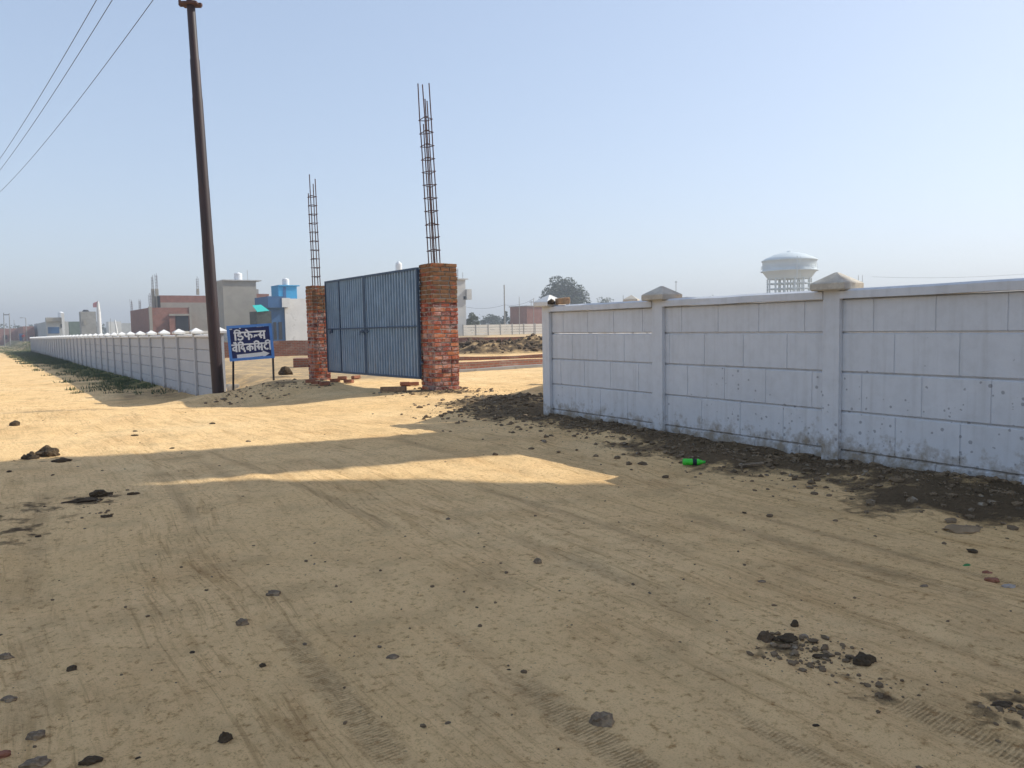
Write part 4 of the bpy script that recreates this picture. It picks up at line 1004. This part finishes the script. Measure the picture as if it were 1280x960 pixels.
tree('bare_tree','small sparse twiggy tree just right of the large round tree',757,235,360,32,MT['leaf2'],7,14,90,.20,(.2,1))
tree('bush','pale grey green bush behind the far cream wall, next to the pale concrete house',590,150,385,24,MT['leaf2'],12,12,160,.16,(.02,1),trunk=True,cat='bush')
tree('bush','wide bluish bush in the distance left of the red house',615,260,389,34,MT['leaf'],14,14,160,.28,(.0,1),trunk=True,cat='bush')
tree('bush','upright bush just left of the red house, beside the dark pole',633,230,386,15,MT['leaf'],15,10,140,.25,(.0,1),trunk=True,cat='bush')
tree('bare_tree','thin twiggy treetop showing over the right wall, right of the capped third post',1177,170,347,18,MT['leaf2'],19,7,40,.14,(.3,1))
tree('broadleaf_tree','low dark tree among the grey houses at the far left',93,190,403,16,MT['leaf'],23,10,120,.25,(.1,1),z0=-1.3)
R=random.Random(5); mb=MB()
for px in np.arange(-60,1500,7):
    Y_=R.uniform(330,420); h=R.uniform(5.5,8.5)*(1.45 if 725<px<960 else .9 if px>600 else .75)
    p=place(px,Y_); clump(mb,(p.x,p.y,h*.45),h*.62,110,.65,R,.85,.3)
    if R.random()<.3: clump(mb,(p.x+2,p.y+5,h*.9),h*.45,50,.7,R,.9,.3)
o=mb.build('distant_treeline',MT['leaf']); tag(o,'hazy line of trees along the horizon','treeline',kind='stuff')
# faint distant houses on the skyline
for i,(px,Y_,w,py,lab) in enumerate(((860,330,14,371,'faint pale house far beyond the second post of the right wall'),(880,340,9,374,'smaller faint house far off, right of the second wall post'),(812,300,16,380,'faint hazy house far off left of the second wall post'))):
    c=place(px,Y_); mb=MB(); blk(mb,c,8,w*Y_/960.,-.5,Z(px,py,Y_)); tag(mb.build('distant_house',MT['plaster_pale'],loc=c),lab,'house')

# grass along the left wall, weeds
def grass(name,label,pts,hh,mat):
    mb=MB()
    for (x,y,h) in pts:
        z=gz(x,y) if len(pts)<300 else GZ[(x,y)]
        for _ in range(5):
            a=rnd.uniform(0,2*PI); w=h*.14; px_,py_=x+rnd.gauss(0,h*.5),y+rnd.gauss(0,h*.5); lx,ly=rnd.gauss(0,h*.35),rnd.gauss(0,h*.35)
            mb.add([(px_-w*math.cos(a),py_-w*math.sin(a),z-.02),(px_+w*math.cos(a),py_+w*math.sin(a),z-.02),(px_+lx,py_+ly,z+h*rnd.uniform(.5,1.1))],[(0,1,2)])
    o=mb.build(name,mat); return tag(o,label,'grass',kind='stuff')
pts=[]
while len(pts)<5200:
    u=rnd.random()**1.3; l=5+u*95; q=rnd.random()**1.2*(1.9+.8*math.sin(l*.9)+.5*math.sin(l*2.7)); 
    if l<10 and rnd.random()>(l-5)/5: continue
    if l<38 and rnd.random()<.5: continue
    p=LA+DL*l+NL*(.12+q)
    if noise.noise(Vector((p.x*.7,p.y*.7,0)))<-.12 and l<40: continue
    pts.append((p.x,p.y,rnd.uniform(.06,.16)*(1 if l<40 else 1.4)))
zs=groundz(np.array([p[0] for p in pts]),np.array([p[1] for p in pts])); GZ={(p[0],p[1]):float(z) for p,z in zip(pts,zs)}
grass('grass_verge','green grass growing along the foot of the long left wall',pts,.15,MT['grass'])
pts=[]
for _ in range(1500):
    y=rnd.uniform(96,160); x=y*rnd.uniform(-.70,-.58); pts.append((x,y,rnd.uniform(.10,.2)))
zs=groundz(np.array([p[0] for p in pts]),np.array([p[1] for p in pts])); GZ={(p[0],p[1]):float(z) for p,z in zip(pts,zs)}
grass('grass_field','green field grass at the far left end of the road',pts,.3,MT['grass'])

# rubble and crumbs at the foot of the right wall
mb=MB(); R=random.Random(8); P=[]
for _ in range(4200):
    p_=R.uniform(-9.2,1.6); q=abs(R.gauss(0,.52))+.03
    if R.random()<.12: q+=R.uniform(0,.8)
    v=P1+DR*p_+NR*q; P.append((v.x,v.y,R.random()**4*.030+.005,R.random()*99))
for _ in range(700):
    v=Vector((R.gauss(-.1,.65),R.gauss(12.7,.8),0)); P.append((v.x,v.y,R.random()**3*.04+.008,R.random()*99))
for _ in range(300):
    v=Vector((g_r.x+R.gauss(.05,.55),g_r.y-.35+R.gauss(0,.35),0)); P.append((v.x,v.y,R.random()**4*.045+.008,R.random()*99))
for _ in range(220):
    v=Vector((R.uniform(-7.0,-4.2),R.gauss(18.3,.6),0)); P.append((v.x,v.y,R.random()**4*.045+.008,R.random()*99))
zs=groundz(np.array([a[0] for a in P]),np.array([a[1] for a in P]))
for (x,y,s_,sd),z in zip(P,zs): mb.rock((x,y,z+s_*.15),s_,sd,1,.7,.5,yaw=sd,asp=R.uniform(.8,1.7))
tag(mb.build('rubble',MT['gravel']),'small stones and earth crumbs along the foot of the right wall and round the gate pillars','rubble',kind='stuff')
# fine crumbs scattered over the road
mb=MB(); P=[]
for _ in range(1900):
    r_=1.6+14*R.random()**1.5; t=R.uniform(-.66,.66); x,y=r_*math.sin(t),r_*math.cos(t)
    if noise.noise(Vector((x*.8,y*.8,4)))<-.05: continue
    P.append((x,y,R.random()**5*.009+.0018,R.random()*99))
for cx,cy,sp_c,n_ in ((1005,818,.10,150),(990,803,.06,40),(1085,858,.06,30),(1262,888,.06,30),(110,628,.2,25),(150,640,.15,15)):
    c=atz(cx,cy,0)
    for _ in range(n_): P.append((c.x+R.gauss(0,sp_c),c.y+R.gauss(0,sp_c*.8),R.random()**3.5*.014+.003,R.random()*99))
zs=groundz(np.array([a[0] for a in P]),np.array([a[1] for a in P]))
for (x,y,s_,sd),z in zip(P,zs): mb.rock((x,y,z+s_*.2),s_,sd,1,.7,.5,yaw=sd,asp=R.uniform(.8,1.6))
tag(mb.build('earth_crumbs',MT['gravel']),'tiny crumbs of dark earth scattered over the sandy road','crumbs',kind='stuff')
# clods in the dug soil heap
mb=MB(); P=[]
for _ in range(1500): P.append((R.uniform(-6.5,9),R.gauss(39,2.2),R.random()**2*.13+.04,R.random()*99))
zs=groundz(np.array([a[0] for a in P]),np.array([a[1] for a in P]))
for (x,y,s_,sd),z in zip(P,zs):
    if z>.10: mb.rock((x,y,z+s_*.2),s_,sd,1,.8,.5,yaw=sd)
tag(mb.build('soil_heap',MT['soil']),'heap of dark dug soil and clods behind the low brick plinth','soil heap',kind='stuff')

# ------------------------------------------------------------------ stones and clods, each its own object
def stone(px,py,wpx,name,label,mat,flat=.65,asp=1.3,seed=0,group=None,cat='stone',rough=.4,multi=0):
    flat=flat*(1.3 if py>700 else 1.0)*(.78 if flat>1 else 1); c=atz(px,py,0); z=gz(c.x,c.y); c=atz(px,py,z); d=(c-Vector((0,0,CH))).length; w=wpx*d/960.0/2/1.15/max(asp,1)*1.1
    mb=MB(); yaw=rnd.uniform(-.4,.4)
    mb.rock((c.x,c.y,z+w*flat*.18),w,seed,3 if wpx>12 else 2,flat,rough,yaw=yaw,asp=asp)
    for i in range(multi):
        o=Vector((rnd.uniform(-1.3,1.3)*w*asp,rnd.uniform(-.9,.9)*w,0)); s_=w*rnd.uniform(.25,.6); mb.rock((c.x+o.x,c.y+o.y,z+s_*.25),s_,seed+i*3.1,2,flat,rough,yaw=rnd.random()*3)
    return tag(mb.build(name,mat,loc=Vector((c.x,c.y,z))),label,cat,group)
C_,S_=MT['clod'],MT['stone']
stone(61,570,20,'earth_clod','biggest upright dark clod near the left edge of the road, at the shade line',C_,1.25,1.15,1,cat='clod',multi=3)
stone(39,573,15,'earth_clod','dark clod just left of the biggest upright clod',C_,.8,1.2,2,cat='clod',multi=2)
stone(76,577,20,'earth_clod','flat dark clod just right of the biggest upright clod',C_,.45,1.7,3,cat='clod')
stone(128,620,22,'earth_clod','right hand lump of the long dark clod lying in the shade at the left',C_,.75,1.5,4,cat='clod',multi=2)
stone(103,627,34,'earth_clod','long flattened left hand lump of the dark clod pair in the shade',C_,.42,2.2,5,cat='clod',multi=3)
stone(167,618,13,'earth_clod','small dark clod to the right of the long clod pair',C_,.6,1.6,6,cat='clod')
stone(133,646,13,'earth_clod','small flat clod below the long clod pair',C_,.5,1.7,7,cat='clod')
stone(958,800,17,'earth_clod','round brown clod at the left end of the broken clod patch on the right',MT['soil'],.9,1.05,8,cat='clod')
stone(985,799,26,'earth_clod','dark crumbling clod in the middle of the broken clod patch on the right',C_,.5,1.9,9,cat='clod',multi=4)
stone(1026,821,18,'earth_clod','flat dark crumbling clod in front of the broken clod patch on the right',C_,.4,1.7,19,cat='clod',multi=3)
stone(1080,827,27,'earth_clod','large dark clod lying alone right of the broken clod patch',C_,.65,1.4,10,cat='clod',multi=1)
stone(993,782,9,'earth_clod','small clod above the broken clod patch on the right',C_,1,1.0,11,cat='clod')
stone(751,903,26,'grey_stone','largest grey pink stone at the bottom middle of the road',S_,.7,1.25,12)
stone(343,743,15,'grey_stone','grey stone pair lump left of centre on the road',S_,.6,1.4,13,multi=1)
stone(304,780,13,'grey_stone','angular grey stone below the grey stone pair left of centre',S_,.8,1.2,14)
stone(492,822,15,'grey_stone','flat bluish grey stone near the bottom centre',S_,.5,1.5,15)
stone(282,925,17,'black_stone','black angular stone near the bottom edge, left of centre',C_,.8,1.2,16)
stone(328,833,8,'black_stone','small round black stone left of the flat bluish stone',C_,.8,1.1,17)
stone(46,922,16,'grey_stone','pointed grey stone near the bottom left corner',S_,.8,1.3,18)
stone(12,875,16,'grey_stone','flat pale grey stone at the left edge near the bottom',S_,.5,1.6,20)
stone(9,822,14,'grey_stone','small grey stone at the left edge above the flat pale one',S_,.6,1.4,21)
stone(113,953,20,'dark_stone','dark flat stone cut by the bottom edge, left',C_,.6,1.6,22)
stone(42,957,22,'grey_stone','broad grey stone cut by the bottom edge near the left corner',S_,.6,1.5,23)
stone(3,945,15,'reddish_stone','reddish stone cut by the left edge near the bottom corner',MT['bat'],.6,1.5,24)
stone(90,837,10,'black_stone','small black stone left of the lower left road',C_,.7,1.3,25)
stone(673,703,10,'grey_stone','small angular stone in the middle of the shaded road',S_,.8,1.1,26)
stone(619,569,7,'earth_clod','small brown clod at the top of the sunlit wedge',MT['soil'],.9,1.1,27,cat='clod')
stone(1240,726,14,'brick_chip','purplish brick chip near the right edge, left of the pale flat one',MT['bat'],.6,1.6,28)
stone(1261,733,16,'flat_stone','pale flat stone near the right edge',pm('pale_stone',(.42,.37,.32),.9,.2,9,.3),.35,1.9,29)
stone(1155,733,11,'grey_stone','small flat grey stone at the right, below the wall',S_,.4,1.8,30)
stone(1216,690,11,'dark_stone','small dark stone at the right above the green scrap',C_,.7,1.3,31)
stone(1234,717,10,'brick_chip','small purplish brick chip just below the green scrap',MT['bat'],.6,1.4,32)
stone(1209,707,10,'green_scrap','small green scrap lying on the road at the right',pm('green_scrap',(.03,.22,.05),.6,.1,5,0),.3,1.5,33,cat='scrap')
stone(1253,881,20,'dark_clod','dark crumbly clod near the right edge low down',C_,.35,2,34,cat='clod',multi=3)
stone(19,532,12,'earth_clod','dark clod on the sunlit road at the far left edge',C_,.9,1.2,35,cat='clod',multi=1)
stone(168,545,8,'earth_clod','small black clod on the sunlit road above the shade line, left',C_,.6,1.5,36,cat='clod')
stone(952,727,12,'grey_stone','small flat stone in the shaded road in front of the third wall post',S_,.3,1.9,37)
stone(1205,662,44,'earth_mound','low sandy mound at the foot of the right wall near the right edge',pm('mound_sand',(.30,.21,.12),1,.3,6,.6),.22,1.5,38,cat='mound',rough=.2)
small=[(97,583),(80,586),(66,594),(95,601),(128,588),(156,587),(116,574),(12,591),(18,679),(48,669),(106,660),(217,672),(195,694),(174,705),(74,724),(265,723),(377,597),(169,538),(22,490),(241,815),(381,805),(464,905),(636,836),(341,892),(275,838),(896,776),(300,868),(172,943),(84,622),(258,740),(560,650),(640,700),(730,655),(850,640),(1100,745),(812,744),(70,720),(500,700),(420,617),(930,640),(95,541),(130,548),(215,560),(55,520),(265,530),(310,552),(350,520),(1020,905),(940,880),(698,936),(560,905),(445,770),(596,760)]
small=[q for i,q in enumerate(small) if i%5 not in (1,3)]
protos=[]
for i in range(6):
    mb=MB(); mb.rock((0,0,.08),1,40+i*7,2,.6,.45,asp=rnd.uniform(1.1,1.6)); protos.append(mb)
meshes=None
for i,(px,py) in enumerate(small):
    c=atz(px,py,0); z=gz(c.x,c.y); d=c.length; s_=(rnd.random()**2*4.5+1.8)*d/960/2
    if i<6: o=protos[i].build('pebble',C_ if i%3 else S_)
    else: o=base[i%6].copy(); COL.objects.link(o)
    if i==0: base=[]
    if i<6: base.append(o)
    o.location=(c.x,c.y,z); o.scale=(s_,)*3; o.rotation_euler=(0,0,rnd.uniform(0,6))
    tag(o,'small dark pebble or crumb of earth on the sandy road','pebble','small pebbles on the road')
# loose bricks near the pillars
for i,(px,py,yaw,tl,lab) in enumerate(((517,482.5,.35,.12,'loose brick on edge under the blue gate, next to the near pillar'),(507,483,-.2,.3,'loose dark brick under the blue gate, left of the brick on edge'),(419,478,.5,.1,'loose brick at the foot of the farther pillar, closest to it on the right'),(428,475,.1,.35,'loose brick leaning in the pile right of the farther pillar'),(436,479,-.4,.0,'loose orange brick lying flat in front of the pile by the farther pillar'),(445,474,.9,.2,'loose brick at the right end of the pile by the farther pillar'),(388,479,.2,.15,'loose brick left of the farther pillar foot'),(395,481,-.5,.1,'loose brick directly before the farther pillar foot'),(406,482,.3,.0,'dark loose brick at the right front of the farther pillar foot'))):
    c=atz(px,py,0); z=gz(c.x,c.y); c=atz(px,py,z); mb=MB(); X=Vector((math.cos(yaw),math.sin(yaw),0)); Yv=Vector((-X.y,X.x,0)); Zv=(ZUP*math.cos(tl)+Yv*math.sin(tl)); Yv=Zv.cross(X)
    mb.box((c.x,c.y,z+.05),(.115,.055,.04),X,Yv,Zv,jit=.006,bev=.008); tag(mb.build('loose_brick',MT['bat'],loc=(c.x,c.y,z)),lab,'brick','loose bricks at the gate')
c=atz(492,492,0); z=gz(c.x,c.y); mb=MB(); mb.box((c.x,c.y,z+.055),(.26,.06,.045),Vector((.98,-.18,0)),Vector((.18,.98,0)),ZUP,jit=.006,bev=.006); tag(mb.build('wood_block',MT['wood'],loc=(c.x,c.y,z)),'short wooden block lying on the ground before the near gate pillar','timber')
c=atz(357,472,0); z=gz(c.x,c.y); mb=MB(); mb.rock((c.x,c.y,z+.12),.2,55,2,.9,.5); tag(mb.build('earth_clod',C_,loc=(c.x,c.y,z)),'dark clod standing on the ground between the sign and the farther pillar','clod')

# green bottle
c=atz(867,582,0); z=gz(c.x,c.y); c=atz(867,582,z); BT=empty('plastic_bottle',(c.x,c.y,z),'bright green plastic bottle with a dark label lying by the right wall','bottle')
mbn,nt,b=newmat('green_plastic'); b.inputs['Base Color'].default_value=(.05,.58,.035,1); b.inputs['Roughness'].default_value=.25; b.inputs['Transmission Weight'].default_value=.0; b.inputs['Subsurface Weight'].default_value=0; MT['btl']=mbn
ax=Vector((.985,-.17,0)); o_=Vector((c.x,c.y,z+.034))-ax*.10
def lax(prof,n=20):
    mb=MB(); S=Vector((-ax.y,ax.x,0)); vs=[]
    for r,u in prof:
        for k in range(n): g=2*PI*k/n; vs.append(o_+ax*u+S*(r*math.cos(g))+ZUP*(r*math.sin(g)))
    mb.add(vs,[(i*n+k,i*n+(k+1)%n,(i+1)*n+(k+1)%n,(i+1)*n+k) for i in range(len(prof)-1) for k in range(n)],0,True); return mb
lax([(0,0),(.02,.0),(.028,.004),(.031,.012),(.031,.05),(.029,.055),(.031,.06),(.031,.085),(.0295,.09),(.0295,.13),(.031,.135),(.030,.145),(.022,.165),(.013,.185),(.012,.192)]).build('body',MT['btl'],BT)
lax([(.0302,.092),(.0302,.128)]).build('label',pm('dark_label',(.012,.02,.03),.4,.2,30,0),BT)
lax([(0,.188),(.014,.188),(.0145,.206),(0,.207)]).build('cap',pm('green_cap',(.04,.45,.05),.4,.05,5,0),BT)
c=atz(886,580,0)
# crushed litter
c=atz(940,584,0); z=gz(c.x,c.y); mb=MB(); mb.box((c.x,c.y,z+.015),(.11,.03,.008),Vector((.95,.2,.05)).normalized(),Vector((-.2,.95,0)).normalized(),ZUP,jit=.008,bev=.002); tag(mb.build('litter',MT['stone'],loc=(c.x,c.y,z)),'dull flat scrap lying in the mud before the third wall post','litter')

# ------------------------------------------------------------------ person far down the left road
c=at(30,436,150); zf=gz(c.x,c.y); c.z=zf
PE=empty('person',(c.x,c.y,zf),'person in a red top walking on the left road near the end of the wall','person')
def skin(name,verts,edges,rad,mat,parent,root=0,lv=1):
    me=bpy.data.meshes.new(name); o_=Vector((c.x,c.y,zf)); me.from_pydata([tuple(v) for v in verts],edges,[]); o=bpy.data.objects.new(name,me); COL.objects.link(o); o.parent=parent
    sm=o.modifiers.new('skin','SKIN'); sm.use_smooth_shade=True; sl=me.skin_vertices[0].data if me.skin_vertices else None
    if sl is None:
        import bmesh; bm=bmesh.new(); bm.from_mesh(me); bm.verts.layers.skin.verify(); bm.to_mesh(me); bm.free(); sl=me.skin_vertices[0].data
    for i,r in enumerate(rad): sl[i].radius=(r,r); sl[i].use_root=(i==root)
    ss=o.modifiers.new('sub','SUBSURF'); ss.levels=ss.render_levels=lv; me.materials.append(mat); return o
V=[(0,0,.92),(0,0,1.12),(0,0,1.36),(0,0,1.47),(0,.01,1.56),(0,.01,1.66),(-.19,0,1.38),(-.25,.05,1.12),(-.24,-.05,.90),(.19,0,1.38),(.25,-.03,1.12),(.25,-.16,.92),(-.10,0,.86),(-.11,-.06,.47),(-.11,.08,.07),(-.11,-.08,.03),(.10,0,.86),(.11,-.12,.47),(.11,-.18,.07),(.11,-.33,.03)]
Ed=[(0,1),(1,2),(2,3),(3,4),(4,5),(2,6),(6,7),(7,8),(2,9),(9,10),(10,11),(0,12),(12,13),(13,14),(14,15),(0,16),(16,17),(17,18),(18,19)]
Rd=[.14,.13,.14,.055,.09,.07,.06,.045,.035,.06,.045,.035,.095,.065,.045,.035,.095,.065,.045,.035]
skin('body',V,Ed,Rd,pm('brown_skin',(.22,.12,.08),.6,.05,5,0),PE)
skin('shirt',[(0,0,.85),(0,0,1.12),(0,0,1.37),(-.19,0,1.37),(-.25,.05,1.14),(.19,0,1.37),(.25,-.03,1.14)],[(0,1),(1,2),(2,3),(3,4),(2,5),(5,6)],[.17,.155,.165,.085,.07,.085,.07],pm('red_cloth',(.42,.05,.06),.9,.1,5,0),PE)
skin('trousers',[(0,0,.90),(-.10,0,.84),(-.11,-.06,.47),(-.11,.07,.12),(.10,0,.84),(.11,-.12,.47),(.11,-.17,.12)],[(0,1),(1,2),(2,3),(0,4),(4,5),(5,6)],[.15,.115,.085,.07,.115,.085,.07],pm('grey_cloth',(.16,.15,.17),.9,.1,5,0),PE)
mb=MB(); mb.rock((0,0,0),.1,2,2,1.1,.05,ang=False); h=mb.build('hair',C_,None); h.parent=PE; h.location=(0,.025,1.65)

# ------------------------------------------------------------------ added shade caster outside the frame (right), outline cut to shade the road
SU_=Vector((.94,.3412,0)).normalized(); SW=Vector((-SU_.y,SU_.x,0)); TE=.767
S_DIST=14.0
def sh(a): return TE*(S_DIST-a)
F0=SU_*S_DIST
BD=empty('shade_caster',(F0.x,F0.y,0),'added tall brick block right of the road outside the view, shaped to shade the foreground','building')
def wallp(nm,poly,off,t): mb=MB(); mb.prism(poly,F0+SU_*off,SW,ZUP,SU_,t); mb.build(nm,MT['brick'],BD)
TOP=16.5
wallp('wall',[(7.25,0),(9.2,0),(9.15,sh(2.6)),(9.22,sh(-1.3)),(9.3,TOP),(7.25,TOP)],0,.28)                       # upright strip shaped to cast the shade band beyond the sunlit wedge
wallp('wall',[(-9,sh(4.2)),(2.7,sh(3.9)),(3.5,sh(3.5)),(4.8,sh(3.40)),(5.3,sh(3.22)),(5.40,sh(2.86)),(5.7,sh(2.28)),(6.4,sh(1.25)),(7.05,sh(-.25)),(7.25,sh(-1.15)),(7.25,TOP),(-9,TOP)],.002,.276)      # underside cut so sun passing below leaves the lit wedge
wallp('wall',[(-9,0),(-.5,0),(-.5,sh(4.21)),(-9,sh(4.21))],.004,.27)
mb=MB(); mb.box(F0+SW*-9.1+SU_*4+ZUP*(TOP/2),(.14,4,TOP/2),SW,SU_); mb.build('side_wall',MT['brick'],BD)
mb=MB(); mb.box(F0+SW*0+SU_*8.1+ZUP*3.2,(9.2,.14,3.2),SW,SU_); mb.build('rear_wall',MT['brick'],BD)
mb=MB(); mb.box(F0+SW*8.2+SU_*4.2+ZUP*2.2,(.14,3.7,2.2),SW,SU_); mb.build('side_wall',MT['brick'],BD)

# ================================================================== LIGHT, AIR
w=bpy.data.worlds.new('World'); scene.world=w; w.use_nodes=True; nt=w.node_tree; bg=nt.nodes['Background']
sky=nt.nodes.new('ShaderNodeTexSky'); sky.sky_type='NISHITA'; sky.sun_disc=False
EL=math.atan(TE); AZ=math.atan2(SU_.x,SU_.y)
sky.sun_elevation=EL; sky.sun_rotation=AZ; sky.altitude=100; sky.air_density=1.0; sky.dust_density=1.0; sky.ozone_density=4
gm=nt.nodes.new('ShaderNodeGamma'); gm.inputs[1].default_value=.52; nt.links.new(sky.outputs[0],gm.inputs[0]); nt.links.new(mixc(nt,1.0,gm.outputs[0],(1.0,.985,1.02),'MULTIPLY'),bg.inputs[0]); bg.inputs[1].default_value=.15
sd=bpy.data.lights.new('sun','SUN'); sd.energy=2.05; sd.angle=math.radians(.53); sd.color=(1,.96,.86)
so=bpy.data.objects.new('sun',sd); COL.objects.link(so)
dirv=Vector((SU_.x*math.cos(EL),SU_.y*math.cos(EL),math.sin(EL))); so.rotation_euler=dirv.to_track_quat('Z','Y').to_euler(); so.location=dirv*60
mh=bpy.data.materials.new('air'); mh.use_nodes=True; nt=mh.node_tree
for n in list(nt.nodes):
    if n.type!='OUTPUT_MATERIAL': nt.nodes.remove(n)
pv=nt.nodes.new('ShaderNodeVolumePrincipled'); pv.inputs['Color'].default_value=(.76,.81,.88,1); pv.inputs['Density'].default_value=HAZE; pv.inputs['Anisotropy'].default_value=.2
nt.links.new(pv.outputs[0],nt.nodes['Material Output'].inputs['Volume'])
mb=MB(); mb.box((0,0,20),(1600,1600,25)); hz=mb.build('haze',mh); hz['kind']='stuff'
scene.view_settings.view_transform='Standard'; scene.view_settings.look='None'; scene.view_settings.gamma=1; scene.view_settings.exposure=EXPO
scene.render.resolution_x=1024; scene.render.resolution_y=768
scene.render.engine='CYCLES'; scene.cycles.volume_bounces=0; scene.cycles.max_bounces=6
